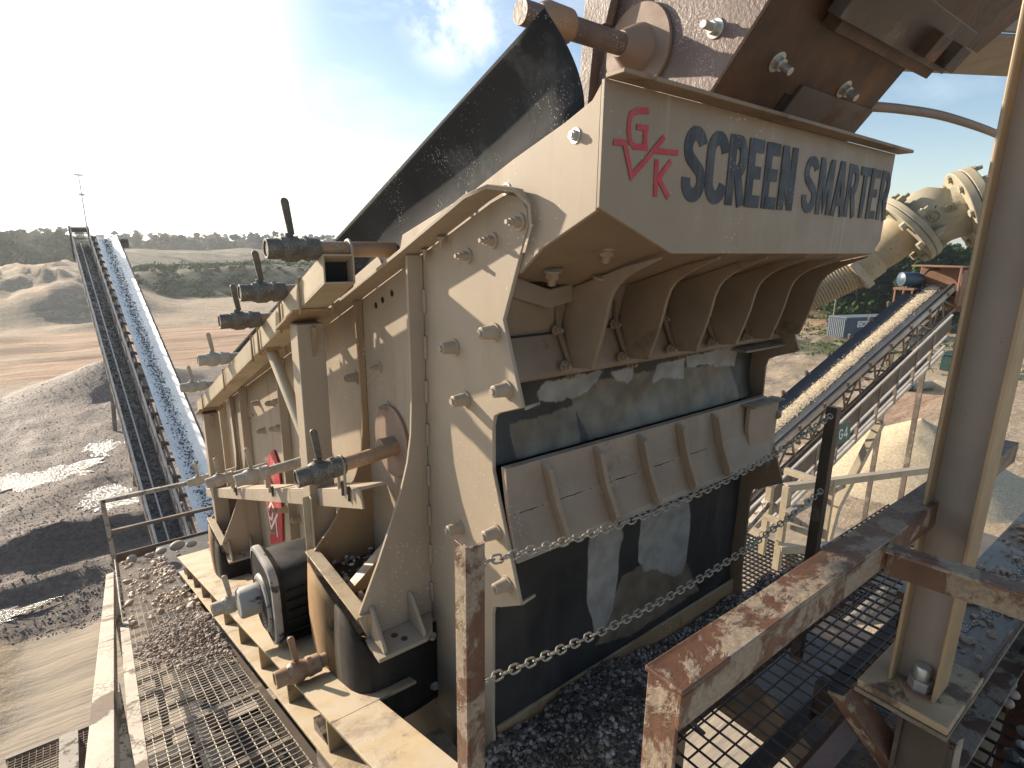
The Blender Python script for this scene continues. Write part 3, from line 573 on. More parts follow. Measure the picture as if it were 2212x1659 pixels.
low = [(1.847,-.774),(2.937,-1.167),(3.925,-1.532),(4.937,-1.894)]
lown = ['dark open-ended spray valve in front of the square post, piped into the rusty disc','pale spray valve lying on the shelf angle, next behind the dark one','pale spray valve lying on the shelf angle, third from the front','pale spray valve lying on the shelf angle, farthest of the four']
for i,(y,z) in enumerate(low):
    spray_pipe(y, z, .505, .92, lown[i], 'spray pipes on the shelf angle', M_valve if i == 0 else M_valvepale, M_pipe if i == 0 else M_valvepale, .09, .66)
spray_pipe(1.93, -1.575, .39, .75, 'rusty brown spray pipe low on the yellow base beside the black apron', 'base spray pipes', M_pipe, M_pipe, .0)
spray_pipe(2.66, -1.66, .30, .46, 'pale spray valve stub sticking out of the grey motor hub', 'base spray pipes', M_valvepale, M_valvepale, .0)
# tube frame that carries the spray pipes
T = thing('spray_support_frame', 'tan square-tube frame carrying the spray pipes along the near side of the screen', 'support frame', (.7, 2.24, -1.8))
def tubez(y): return -.034 + (-1.18+.034)/(4.8-1.85)*(y-1.85)
m = MB(); x0, x1 = .646, .752; ya, yb = 1.85, 4.95
def quadbar(m, xs0, xs1, ya, yb, h, t=.006):
    za, zb_ = tubez(ya), tubez(yb)
    pr = [[xs0,xs1],[0,-h]]
    def face(xa, xb, d0, d1): m.add([(xa,ya,za-d0),(xb,ya,za-d0),(xb,ya,za-d1),(xa,ya,za-d1),(xa,yb,zb_-d0),(xb,yb,zb_-d0),(xb,yb,zb_-d1),(xa,yb,zb_-d1)],
        [(0,3,2,1),(4,5,6,7),(0,1,5,4),(1,2,6,5),(2,3,7,6),(3,0,4,7)])
    face(xs0, xs1, 0, t); face(xs0, xs1, h-t, h); face(xs0, xs0+t, t+.0003, h-t-.0003); face(xs1-t, xs1, t+.0003, h-t-.0003)
quadbar(m, x0, x1, ya, yb, .095); m.build('top_tube', M_pale, T, .0015)
MB().box(x0+.01, x1-.01, 1.90, 1.91, tubez(1.90)-.085, tubez(1.90)-.01).build('tube_shade_plug', M_black, T)  # black plate painting the shade inside the open tube end
def post(ya, yb, zt, zb_):
    MB().box(.648,.752,ya,yb,zb_,zt-.012).build('post', M_tan, T, .004)
    MB().prism([(.615,ya-.07,tubez(ya-.07)-.108),(.785,ya-.07,tubez(ya-.07)-.108),(.785,yb+.08,tubez(yb+.08)-.108),(.615,yb+.08,tubez(yb+.08)-.108)],(0,0,.01)).build('cap_plate', M_tanrust, T, .001)
    for xx in (.70,): MB().prism([(xx,ya-.002,zt-.02),(xx,ya-.05,zt-.02),(xx,ya-.002,zt-.14)],(.01,0,0)).build('gusset', M_tanrust, T)
post(2.19, 2.285, tubez(2.24)-.105, -1.75); post(4.72, 4.815, tubez(4.77)-.105, -2.68)
m = MB(); m.tube([(.70,2.79,tubez(2.79)-.1),(.70,2.29,-.86)], .026, 16); m.build('round_brace', M_pale, T)
m = MB(); m.prism([(.665,2.74,tubez(2.74)-.097),(.735,2.74,tubez(2.74)-.097),(.735,2.86,tubez(2.86)-.097),(.665,2.86,tubez(2.86)-.097)],(0,0,-.008)); m.build('brace_pad', M_tanrust, T)
for y in (2.1,2.37,2.76,2.9,3.7,4.62):
    m = MB(); z = tubez(y); c = [(x0-.007,y,z-.12),(x0-.007,y,z+.004),(x0+.02,y,z+.007),(x1-.02,y,z+.007),(x1+.007,y,z+.004),(x1+.007,y,z-.12)]
    m.tube(c,.0055,8); m.build('u_bolt', M_tanrust, T)
# shelf angle
m = MB(); a = V((.68,1.73,-.81)); b = V((.68,5.3,-.81+SLOPE*3.57)); m.angle(a + V((.045,0,0)), b + V((.045,0,0)), .1, .072, .008, side=-1); m.build('shelf_angle', M_tan, T, .0015)
for y,z in low:
    for d in (-.03,.03): MB().tube([(.672,y+d,z-.06),(.672,y+d,z-.115)],.006,8).build('u_bolt_leg', M_dark, T)
MB().angle((.63,2.19,-1.0),(.63,2.19,-1.78),.03,.03,.005,(0,1,0)).build('post_angle', M_pale, T, .001)
# ================================================================== MOTOR on the base
MO = thing('drive_motor', 'black boxy electric motor with greyed fan end and round grey hub on the yellow base', 'motor', (.7,2.55,-1.85))
def sq(cx, cy, cz, r, x, p=4.5, n=40): 
    out = []
    for k in range(n):
        t = 2*PI*k/n + .0; c, s_ = math.cos(t), math.sin(t); q = (abs(c)**p+abs(s_)**p)**(-1/p); out.append(V((x, cy+c*q*r, cz+s_*q*r)))
    return out
def loft(m, rings):
    n = len(rings[0]); vs = [p for r in rings for p in r]; fs = [(i*n+k,i*n+(k+1)%n,(i+1)*n+(k+1)%n,(i+1)*n+k) for i in range(len(rings)-1) for k in range(n)]
    fs += [tuple(range(n)), tuple(range((len(rings)-1)*n, len(rings)*n))]; return m.add(vs, fs)
my, mz = 2.53, -1.585
loft(MB(), [sq(0,my,mz,.168,.545), sq(0,my,mz,.172,.56), sq(0,my,mz,.172,.86)]).build('housing', M_motor, MO)
rr = [sq(0,my,mz,.16,.498), sq(0,my,mz,.19,.505), sq(0,my,mz,.192,.53), sq(0,my,mz,.18,.55)]
loft(MB(), rr).build('end_bell', M_motor, MO)
m = MB(); r1 = sq(0,my,mz,.193,.499); r2 = sq(0,my,mz,.178,.4965); r3 = sq(0,my,mz,.196,.512); r4 = sq(0,my,mz,.194,.53); n_ = len(r1); m.add(r2+r1+r3+r4, [(j*n_+k,j*n_+(k+1)%n_,(j+1)*n_+(k+1)%n_,(j+1)*n_+k) for j in range(3) for k in range(n_)]); m.build('rim', M_motorgrey, MO)
MB().tube([(.4975,my-.01,mz-.035),(.488,my-.01,mz-.035),(.484,my-.01,mz-.035)],[.135,.13,.12],36).build('fan_cover', M_motorgrey, MO)
m = MB()
for r_ in (.055,.075,.095,.115,.135): m.ring((.4815,my-.01,mz-.035),(.4855,my-.01,mz-.035),r_*.85,r_*.85-.006,36)
m.build('fan_grille', M_dark, MO)
m = MB(); m.tube([(.49,my+.02,mz-.02),(.405,my+.02,mz-.02),(.395,my+.02,mz-.02)],[.07,.07,.063],28); m.build('hub', M_motorgrey, MO, .002)
m = MB()
for k in range(5): m.box(.56,.86,my-.186,my-.176,mz-.12+.05*k,mz-.11+.05*k)
m.build('cooling_fin', M_motor, MO)
MB().box(.56,.84,my-.13,my-.05,-1.83,mz-.17).build('foot', M_motor, MO, .004)
MB().box(.56,.84,my+.05,my+.13,-1.93,mz-.17).build('foot', M_motor, MO, .004)
# ================================================================== BASE FRAME
B = thing('base_frame', 'yellow tan I-beam base frame running under the near side of the screen', 'base frame', (.6,3.,-2.6))
def lowz(y): return -1.66 - .355*(y-1.533)
def sl(m, x0, x1, y0, y1, dz0, dz1): 
    a = lowz(y0); b = lowz(y1)
    return m.add([(x0,y0,a+dz0),(x1,y0,a+dz0),(x1,y1,b+dz0),(x0,y1,b+dz0),(x0,y0,a+dz1),(x1,y0,a+dz1),(x1,y1,b+dz1),(x0,y1,b+dz1)],
        [(0,3,2,1),(4,5,6,7),(0,1,5,4),(1,2,6,5),(2,3,7,6),(3,0,4,7)])
sl(MB(), .45,.70,.9,6.2,0,.012).build('lower_flange', M_base, B, .0015)
sl(MB(), .458,.76,1.52,6.2,.165,.177).build('upper_flange', M_base, B, .0015); sl(MB(), .458,.62,.9,1.518,.165,.177).build('upper_flange', M_base, B, .0015)
sl(MB(), .60,.61,.9,6.2,.0123,.1647).build('web', M_base, B)
y = 1.1
while y < 6: MB().prism([(.47,y,lowz(y)+.0125),(.5997,y,lowz(y)+.0125),(.5997,y,lowz(y)+.1645),(.468,y,lowz(y)+.1645)],(0,.012,0)).build('web_gusset', M_base, B, .001); y += .5
sl(MB(), 2.4,2.6,2.2,6.2,0,.17).build('far_beam', M_base, B)
for y in (3.3,5.9): MB().box(.72,2.42,y,y+.12,lowz(y)+.02,lowz(y)+.155).build('cross_member', M_base, B)
MB().box(.66,.84,1.25,1.5,-2.0,-1.70).build('corner_box', M_base, B, .004)
for k in range(4): MB().box(.665,.835,1.246,1.2497,-1.82-.04*k,-1.80-.04*k).build('step_bar', M_tanrust, B)
for x in (.58,2.5):
    for y in (1.6,5.8): MB().box(x-.1,x+.1,y,y+.2,-11,lowz(y)-.005).build('leg', M_dark, B)
# ================================================================== LEFT WALKWAY: inclined grating
def wz(y): return -1.215 + SLOPE*y
W = thing('walkway', 'narrow inclined walkway of square-mesh grating down the left side of the screen', 'walkway', (.2,4.5,-4))
XL = lambda y: -.013*(-wz(y))/1.0 + .01
xr = .455
for k in range(10):
    ya = .85 + k*.92; yb = ya + .9
    if ya > 9.3: break
    m = MB(); n = 12; wL = -.04
    for i in range(n+1):
        x = wL + (xr-wL)*i/n; m.beam((x,ya,wz(ya)),(x,yb,wz(yb)),.0036,.005)
    ny = 21
    for j in range(ny+1):
        y = ya+(yb-ya)*j/ny; m.beam((wL,y,wz(y)+.004),(xr,y,wz(y)+.004),.0036,.004)
    m.build('grating_panel', M_wire, W, smooth=False)
    MB().beam((wL-.02,ya-.01,wz(ya)-.02),(xr,ya-.01,wz(ya)-.02),.03,.03).build('cross_bearer', M_railpale, W)
    for q_ in (.31,.62): MB().beam((wL-.02,ya+q_,wz(ya+q_)-.03),(xr,ya+q_,wz(ya+q_)-.03),.016,.03).build('cross_bearer', M_frame, W)
m = MB(); m.beam((-.05,.6,wz(.6)+.0),(-.085,9.9,wz(9.9)+.03),.012,.09); m.build('toe_board', M_railpale, W)
m = MB(); m.beam((.2,.6,wz(.6)-.18),(.2,9.9,wz(9.9)-.18),.05,.14); m.build('stringer', M_wiredk, W)
m = MB(); m.beam((xr+.02,.6,wz(.6)-.06),(xr+.02,9.9,wz(9.9)-.06),.03,.1); m.build('stringer', M_dark, W)
MB().grid([[V((-.2,.6,wz(.6)-.7)),V((.9,.6,wz(.6)-.7))],[V((-.2,3.9,wz(3.9)-.7)),V((.9,3.9,wz(3.9)-.7))]]).build('dark_backing', M_black, W)  # added black sheets that keep the view through the walkway grating dark
MB().grid([[V((.30,3.92,wz(3.9)-.6)),V((1.2,3.92,wz(3.9)-.6))],[V((.3,9.4,wz(9.4)-.6)),V((1.2,9.4,wz(9.4)-.6))]]).build('dark_backing', M_black, W)
G = thing('walkway_railing', 'mud-splashed pale angle-iron railing along the left edge of the walkway', 'railing', (-.1,4,-4))
H = 1.0
H = .78
m = MB(); m.angle((-.062,.45,wz(.45)+H+.06),(-.062,3.6,wz(3.6)+H-.06),.034,.05,.007,side=1); m.build('top_rail', M_railpale, G, .001)
m = MB(); m.angle((-.037,.55,wz(.55)+.4),(-.037,3.6,wz(3.6)+.4),.04,.04,.006,side=1); m.build('mid_rail', M_railpale, G, .001)
for y in (1.5,3.55): MB().beam((-.06,y,wz(y)-.05),(-.06,y,wz(y)+H-.075),.03,.04,(0,1,0)).build('post', M_railpale, G, .002)
m = MB(); m.angle((-.11,9.9,wz(9.9)+1.07),(1.75,9.9,wz(9.9)+1.07),.06,.06,.01); m.build('end_rail', M_railpale, G)
m = MB(); m.angle((-.09,9.9,wz(9.9)+.55),(1.75,9.9,wz(9.9)+.55),.05,.05,.01); m.build('end_rail', M_plank, G)
m = MB(); m.beam((-.06,9.9,wz(9.9)+.07),(1.75,9.9,wz(9.9)+.07),.02,.14); m.build('toe_plate', M_plank, G)
MB().beam((-.085,9.9,wz(9.9)-.1),(-.11,9.9,wz(9.9)+1.07),.06,.06,(0,1,0)).build('post', M_railpale, G)
# wider landing at the far end of the walkway
m = MB(); m.box(.46,1.75,8.2,9.88,wz(9.5)-.06,wz(9.5)-.03); 
L_ = m.build('landing', M_mudbed, None); tag(L_, 'muddy steel landing at the far low end of the walkway', 'landing')
# stones on the walkway
pts = []
for _ in range(1350):
    y = random.gauss(4.1,.33); u = random.random(); x = .46 - (u**1.7)*.5*max(.25,1-abs(y-4.1)*.6)
    hmax = .12*max(0,1-abs(y-4.1)/.6)*max(0,(x-.0)/.46)
    pts.append((x, y, wz(y)+.012+random.random()*hmax))
gb = MB().pebbles(pts, .007, .019).build('gravel_heap', M_gravel, None, smooth=False); tag(gb, 'heap of brown pebbles spilled across the walkway grating beside the motor', 'gravel', None, 'stuff')
pts = []
for _ in range(480):
    y = random.uniform(4.9,9.5); x = random.uniform(-.0,.5+(.9 if y > 8.3 else 0)); 
    if random.random() < .55: x = random.uniform(.28,.5)
    if mn.noise((x*3,y*2,0)) > -.1: pts.append((x,y,wz(y)+.015+random.random()*.03))
gb = MB().pebbles(pts, .012, .042).build('loose_gravel', M_cobble, None, smooth=False); tag(gb, 'scattered reddish cobbles on the far end of the walkway', 'gravel', None, 'stuff')
for i,(x,y,r_,lb) in enumerate([(.12,9.3,.13,'large tan cobble against the toe plate at the walkway end, nearest its left corner'),(.5,9.4,.12,'brown cobble in the row along the toe plate, third from the left'),(.34,9.25,.1,'reddish brown cobble second from the left along the toe plate'),
      (.72,9.45,.14,'big rounded tan cobble fourth along the toe plate'),(.9,9.3,.1,'tan cobble fifth along the toe plate'),(.02,7.4,.07,'lone dark cobble at the left edge of the walkway'),(.0,6.0,.06,'small round brown cobble at the left grating edge, nearer than the dark one')]):
    o = MB().pebbles([(x,y,wz(y)+r_*.5)], r_, r_, .7).build('cobble', M_cobble, None, ang=80); tag(o, lb, 'cobble', 'cobbles on the walkway')
    o.modifiers.new('round','SUBSURF').render_levels = 2
# ================================================================== FRONT DECK, gravel, grating
D = thing('front_deck', 'steel deck and dark square grating in front of the screen', 'deck', (1.7,.6,-1.75))
MB().box(.55,1.42,.80,1.245,-1.80,-1.72).build('deck_plate', M_mudbed, D); MB().box(1.421,3.6,1.0,1.245,-1.80,-1.72).build('deck_plate', M_mudbed, D)
def grating(name, x0, x1, y0, y1, z, sx, sy, mt, par, t=.005, h=.012):
    m = MB(); x = x0
    while x <= x1+1e-6: m.box(x-t/2,x+t/2,y0,y1,z-h,z); x += sx
    y = y0
    while y <= y1+1e-6: m.box(x0,x1,y-t/2,y+t/2,z-h*.6,z+.002); y += sy
    return m.build(name, mt, par, smooth=False)
grating('grating_panel', 1.43,2.2,-.5,.985,-1.68,.062,.062,M_wiredk,D,.0042,.008); grating('grating_panel', .95,1.42,-.5,.79,-1.68,.062,.062,M_wiredk,D,.0042,.008)
grating('grating_panel', 2.22,4.2,-.5,1.25,-1.68,.07,.05,M_wiredk,D)
for x in (1.35,2.21,3.1): MB().box(x-.03,x+.03,-.5,.79,-1.86,-1.715).build('grating_bearer', M_dark, D)
for y in (.1,.795): MB().box(.9,4.2,y-.03,y+.03,-1.9,-1.8605).build('grating_bearer', M_dark, D)
MB().tube([(1.2,.35,-2.6),(3.6,.42,-2.35)], .2, 24).build('pipe_below', M_tanrust, D)
for x,y in ((1.0,.75),(3.9,.75),(3.9,-.4)): MB().box(x-.08,x+.08,y-.08,y+.08,-11,-1.91).build('leg', M_dark, D)
MB().box(2.78,4.1,-1.5,1.8,-2.75,-2.62).build('dark_underslab', M_dark, D)  # added dark slab, hides the sunlit ground seen through the grating
MB().beam((1.9,-.2,-2.2),(3.2,2.2,-2.4),.18,.2).build('cross_beam', M_dark, D)
MB().beam((1.3,.9,-2.4),(2.7,-.4,-2.4),.1,.14).build('cross_beam', M_dark, D)
# gravel bank on the deck
def sm0(a, b, x): t = max(0, min(1, (x-a)/(b-a))); return t*t*(3-2*t)
def bank(x, y):
    h = .17*math.exp(-((x-1.28)/.33)**2)*max(0,1-abs(y-1.0)/.42) + .07*max(0,(y-.82)/.42) + .03*mn.noise((x*6,y*6,1)) + .03
    h *= 1 if x < 2.6 else .5
    return -1.72 + max(.005, h)
ylim = lambda x: .81+.2*sm0(1.2,1.5,x)
rows = [[V((.58+.03*i, ylim(.58+.03*i)+(1.244-ylim(.58+.03*i))*j/22, bank(.58+.03*i,ylim(.58+.03*i)+(1.244-ylim(.58+.03*i))*j/22))) for i in range(96)] for j in range(23)]
bd = MB().grid(rows).build('gravel_bed', M_mudbed, None); tag(bd, 'wet dark gravel bank on the deck at the foot of the screen', 'gravel', None, 'stuff')
pts = []
for _ in range(15000):
    x = .62+ (random.random()**1.25)*2.6; y = random.uniform(ylim(x)+.004,1.24); pts.append((x,y,bank(x,y)+random.uniform(-.001,.007)))
gp = MB().pebbles(pts, .004, .0125).build('gravel', M_gravelwet, None, smooth=False); tag(gp, 'wet black and white pebbles piled on the deck below the chains', 'gravel', None, 'stuff')
# a clump of dry roots on the gravel
m = MB()
for _ in range(170):
    x = random.gauss(1.02,.07); y = random.gauss(.93,.05); p = V((x,y,bank(x,y)+.005)); pts = [p]; a = random.random()*6.28; e = random.uniform(-.2,.7)
    for k in range(5):
        a += random.uniform(-.8,.8); e -= .18; p = p + V((math.cos(a)*.022, math.sin(a)*.022, .016*e)); pts.append(p)
    m.tube(pts, [.0012,.0011,.001,.0008,.0006,.0004], 4, False)
o = m.build('dry_roots', M_root, None); tag(o, 'tangle of dry roots lying on the wet gravel below the left chain post', 'roots', None, 'stuff')
m = MB()
for _ in range(28):
    x = random.uniform(1.0,1.5); y = random.uniform(.83,1.05); a = random.random()*3; z = bank(x,y)+.008; m.beam((x,y,z),(x+.05*math.cos(a),y+.05*math.sin(a),z+.01),.014,.006)
o = m.build('bark_chips', M_dark, None); tag(o, 'dark bark chips scattered over the wet gravel pile', 'bark chips', None, 'stuff')
# ================================================================== CHAIN POSTS and CHAINS
def rough_edges(o, amt=.003):
    o.modifiers.new('sub','SUBSURF').subdivision_type = 'SIMPLE'; o.modifiers['sub'].levels = o.modifiers['sub'].render_levels = 4
    tx = bpy.data.textures.new('chips','CLOUDS'); tx.noise_scale = .018
    d = o.modifiers.new('chip','DISPLACE'); d.texture = tx; d.strength = amt*2; d.mid_level = .5
m = MB(); px_, py_ = .563, .885
m.box(px_-.002,px_+.006,py_-.004,py_+.040,-1.75,-.602); m.box(px_+.0062,px_+.046,py_-.004,py_+.005,-1.75,-.606)
cp = m.build('chain_post', M_rail, None, .001); tag(cp, 'rusty muddy angle-iron post holding the chains in front of the near side plate', 'post', 'chain posts')
m = MB(); qx, qy = 2.30, .925
m.box(qx-.018,qx-.011,qy-.02,qy+.02,-1.75,-.60); m.box(qx-.0108,qx+.024,qy-.02,qy-.013,-1.75,-.603)
cq = m.build('chain_post', M_dark, None, .001); tag(cq, 'dark angle-iron post holding the far chain ends beside the sign G4', 'post', 'chain posts')
m = MB(); tpts = [V((.0098*math.cos(t)+ (.0056 if math.cos(t)>0 else -.0056), .0092*math.sin(t), 0)) for t in [2*PI*k/14 for k in range(15)]]
m.tube(tpts, .0027, 8, False); LK = mesh_only(m, 'link', M_chain)
def chain(name, a, b, sag, label):
    a = V(a); b = V(b); t = thing(name, label, 'chain', (a+b)/2, 'chains across the screen front'); n = 400; P = [a.lerp(b,i/n) - V((0,0,sag*4*(i/n)*(1-i/n))) for i in range(n+1)]
    pitch = .0228; acc = 0; k = 0; last = P[0]
    for i in range(1,n+1):
        acc += (P[i]-P[i-1]).length
        if acc >= pitch or i == 1:
            acc = 0 if i > 1 else acc
            d = (P[i]-P[i-1]).normalized(); q = d.to_track_quat('X','Z').to_matrix().to_4x4() @ Matrix.Rotation(R(45 + 90*(k%2)) + random.uniform(-.2,.2),4,'X')
            o = inst('link', LK, t, P[i]); o.rotation_euler = q.to_euler(); k += 1
            if k >= 98: break
pa = onz(1040,1205,-.65)
chain('chain', (.60,.892,-.655), ony(1797,896,.905), .075, 'upper galvanised chain sagging across the front of the screen, between the rusty posts')
chain('chain', (.603,.892,-.955), ony(1776,1058,.905), .075, 'lower galvanised chain sagging across the front of the screen, just above the gravel')
# ================================================================== FOREGROUND GUARDRAIL
GR = thing('guardrail', 'rusty mud-crusted angle-iron guardrail crossing the lower right foreground', 'guardrail', (1.3,.41,-1.6))
def crusty(m, name, mt, par, amt=.0035, lv=4):
    o = m.build(name, mt, par, .002); s_ = o.modifiers.new('sub','SUBSURF'); s_.subdivision_type='SIMPLE'; s_.levels = s_.render_levels = lv
    tx = bpy.data.textures.get('crust') or bpy.data.textures.new('crust','CLOUDS'); tx.noise_scale = .02
    d = o.modifiers.new('chip','DISPLACE'); d.texture = tx; d.strength = amt; d.mid_level = .5; return o
m = MB()
for i in range(12): 
    a = .592 + i*(2.35-.592)/12; b = .592+(i+1)*(2.35-.592)/12; m.box(a,b,.376,.442,-.606,-.599)
m2 = MB(); m2.box(.592,2.35,.376,.442,-.607,-.599); m2.box(.592,2.35,.376,.384,-.665,-.6072); crusty(m2,'top_rail',M_rail,GR)
m = MB(); m.box(.600,.608,.386,.442,-1.68,-.609); m.box(.6082,.662,.434,.442,-1.68,-.609); crusty(m,'post',M_rail,GR)
m = MB(); pA = V((1.285,.372,-.606)); pB = V((1.42,-.45,-.606)); m.angle(pA,pB,.052,.075,.007,side=-1); crusty(m,'cross_rail',M_rail,GR)
# ================================================================== STEEL COLUMN on its beam
ST = thing('steel_column', 'tall tan-washed steel H-column standing on a bolted base plate at the right', 'column', (1.62,.34,-1.1))
zc0, zc1 = -1.1, 1.6
cx0, cx1, cy0, cy1 = 1.562, 1.665, .292, .398
MB().box(cx0,cx1,cy1-.009,cy1,zc0,zc1).build('flange', M_colf, ST, .003)
MB().box(cx0,cx1,cy0,cy0+.009,zc0,zc1).build('flange', M_colf, ST, .003)
MB().box((cx0+cx1)/2-.004,(cx0+cx1)/2+.004,cy0+.0092,cy1-.0092,zc0,zc1).build('web', M_col, ST)
MB().box(1.50,1.78,.245,.445,-1.122,-1.1005).build('base_plate', M_washed, ST, .003)
m = MB(); bp_ = V((1.592,.334,-1.1)); m.tube([bp_,bp_+V((0,0,.005))],.037,24); m.build('washer', M_rust, ST)
m = MB(); m.tube([bp_+V((0,0,.0052)),bp_+V((0,0,.032))],.0275,6); m.tube([bp_+V((0,0,.0318)),bp_+V((0,0,.036)),bp_+V((0,0,.064)),bp_+V((0,0,.068))],[.017,.0185,.0185,.0155],18); m.build('bolt', M_galv, ST, .001)
BB = thing('support_beam', 'dark muddy I-beam under the column base plate, its cut end facing left', 'beam', (2.4,.34,-1.3))
MB().box(1.495,3.6,.242,.448,-1.135,-1.1225).build('top_flange', M_wetmud, BB, .002)
MB().box(1.52,3.6,.338,.348,-1.42,-1.1352).build('web', M_dark, BB)
MB().box(1.495,3.6,.242,.448,-1.432,-1.4202).build('bottom_flange', M_rail, BB, .002)
MB().box(1.535,1.545,.245,.3375,-1.4,-1.14).build('end_stiffener', M_dark, BB)
MB().box(1.77,3.6,.246,.254,-1.11,-1.085).build('side_bar', M_railwet, BB, .001)
for x in (1.75,3.4): MB().box(x-.07,x+.07,.27,.41,-11,-1.433).build('leg', M_dark, BB)
pts = [(random.uniform(1.85,3.2), random.uniform(.26,.44), -1.12+random.random()*.006) for _ in range(160)]
o = MB().pebbles(pts, .004, .016).build('beam_pebbles', M_cobble, None, smooth=False); tag(o, 'pebbles washed onto the wet top of the beam beyond the column', 'pebbles', None, 'stuff')
rows = [[V((1.9+1.5*i/30, .335+.012*math.sin(i*.9)+(k-.5)*(.022+.012*math.sin(i*1.7)), -1.1195)) for k in (0,1)] for i in range(31)]
o = MB().grid(rows).build('water_streak', M_pud, None); o['kind'] = 'structure'
# little stair angle irons in the bottom right corner
def ang(a, b, w, label, mt=M_rail, up=(-.45,-.5,.74)):
    m = MB(); m.angle(a, b, w, w, .006, up, 1); o = crusty(m, 'brace_angle', mt, None, .0025, 3); tag(o, label, 'brace', 'braces below the column')
ang(onz(1838,1490,-1.14), onz(1985,1700,-1.36), .062, 'mud-spotted angle iron slanting down from the base plate corner to the right')
ang(onz(1850,1565,-1.3), onz(1740,1690,-1.46), .055, 'rusty angle iron slanting down to the left below the base plate', M_railwet)
ang(onz(2075,1600,-1.28), onz(2055,1700,-1.5), .03, 'pale upright angle iron under the right corner of the base plate', M_railpale)
# wet trough with stones right of the beam
TR = MB().box(2.0,3.6,-.55,.2,-1.62,-1.56).build('stone_trough', M_mudbed, None); tag(TR, 'dark muddy tray of wet stones beyond the column foot', 'tray')
pts = [(random.uniform(2.02,3.5), random.uniform(-.5,.19), -1.555+random.random()*.03) for _ in range(1500)]
o = MB().pebbles(pts, .008, .03).build('wet_stones', M_gravelwet, None, smooth=False); tag(o, 'wet stones in the dark tray at the right edge', 'stones', None, 'stuff')
for i,(a,b,r_) in enumerate([(2165,1470,.045),(2190,1500,.028),(2180,1520,.026),(2140,1440,.04)]):
    p = onz(a,b,-1.52); o = MB().pebbles([p], r_, r_).build('cobble', M_cobble, None, ang=80); o.modifiers.new('round','SUBSURF').render_levels = 2
    tag(o, ['pale egg-shaped cobble topmost in the stone tray','small pale cobble in the stone tray, upper of the close pair','small pale cobble in the stone tray, lower of the close pair','reddish cobble beside the beam, left of the pale egg-shaped one'][i], 'cobble', 'cobbles in the tray')
wl = MB().box(2.72,3.7,.42,.72,-1.5,-1.47).build('water_chute', mat('wet_chute',(.13,.105,.075),.3,var=.3,scale=4,bump=.3,bump_s=25), None); tag(wl, 'wet dark steel chute floor running with water behind the column', 'chute')
m = MB(); m.box(2.55,2.62,.2,.27,-2.6,-.35); o = m.build('rear_post', M_railwet, None, .003); tag(o, 'dark rusty post behind the tan column at the right edge', 'post')
# ================================================================== FEED CHUTE above the sign
FC = thing('feed_chute', 'rusty brown steel feed chute slanting down behind the lettered panel', 'chute', (1.86,1.1,.25))
e0 = V((0,1.008,.40)); ed = V((0,-.147,.183)).normalized(); en = V((0,ed.z,-ed.y))*-1   # along the sloping front edge / its outward normal
if en.y > 0: en = -en
def fe(d, x, o=0): p = e0 + ed*d + en*o; return V((x, p.y, p.z))
XL0, XR0 = 1.43, 2.295
lf = [fe(-.3,0),fe(.75,0),V((0,1.25,1.05)),V((0,1.385,.68)),V((0,1.44,.48)),V((0,1.45,.2))]
MB().prism([(XL0,p.y,p.z) for p in lf], (.012,0,0)).build('side_plate', M_rustgrain, FC, .002)
MB().prism([(XR0-.012,p.y,p.z) for p in lf], (.012,0,0)).build('side_plate', M_rustdark, FC, .002)
MB().prism([fe(-.3,XL0+.0125),fe(-.3,XR0-.0125),fe(.75,XR0-.0125),fe(.75,XL0+.0125)], -en*.012).build('front_plate', M_rustdark, FC)
MB().prism([fe(-.28,1.80,.0005),fe(-.28,XR0+.004,.0005),fe(.095,XR0+.004,.0005),fe(.095,1.80,.0005)], en*.008).build('liner_patch', mat('dull_grey_brown_liner',(.115,.09,.075),.6,var=.25,scale=3,crust=(.16,.085,.05),crust_t=.55,crust_s=4,bump=.2), FC, .001)
MB().prism([fe(-.28,1.755,.0005),fe(-.28,1.79,.0005),fe(.06,1.79,.0005),fe(.06,1.755,.0005)], en*.002).build('gap', M_black, FC)
MB().prism([(1.40,1.46,.2),(1.40,1.50,.2),(1.40,1.47,.78),(1.40,1.41,.78)],(.1,0,0)).build('rear_flap', M_rustgrain, FC, .002)
MB().prism([(1.385,1.36,.655),(1.385,1.47,.655),(1.385,1.40,1.0),(1.385,1.25,1.0)],(.03,0,0)).build('rear_flap', M_rustgrain, FC, .002)
MB().beam(fe(.285,XL0+.25,.03),fe(.285,XR0+.06,.03),.09,.05,en).build('chute_flange', M_rustdark, FC, .003)
MB().beam(fe(.335,XL0+.2,.05),fe(.335,XR0+.09,.05),.13,.045,en).build('chute_flange', M_dark, FC, .003)
MB().prism([fe(.36,XL0+.1,.02),fe(.36,XR0+.2,.02),fe(.95,XR0+.5,.02),fe(.95,XL0+.1,.02)], en*.05).build('upper_chute', M_rustdark, FC, .003)
for d_, x_ in ((.30,2.1),(.30,2.27)): MB().beam(fe(d_+.02,x_,.07),fe(d_+.02,x_+.08,.07),.07,.08,en).build('clamp_block', M_rustdark, FC, .003)
MB().box(XR0-.01,XR0+.03,.98,1.03,.3,.36).build('clamp_block', M_dark, FC)
dc = V((XL0-.001,1.262,.568))
m = MB(); m.tube([dc, dc+V((-.012,0,0))], .122, 44); m.build('pipe_disc', M_disc, FC, .002)
m = MB(); m.tube([dc+V((-.0115,.0,.0)), dc+V((-.03,0,0)), dc+V((-.07,0,0)), dc+V((-.085,0,0))], [.07,.062,.042,.034], 26); m.build('pipe_boss', M_disc, FC)
m = MB(); m.tube([dc+V((-.08,0,0)), V((.98,1.262,.568))], .03, 20); m.build('water_pipe', M_rustgrain, FC)
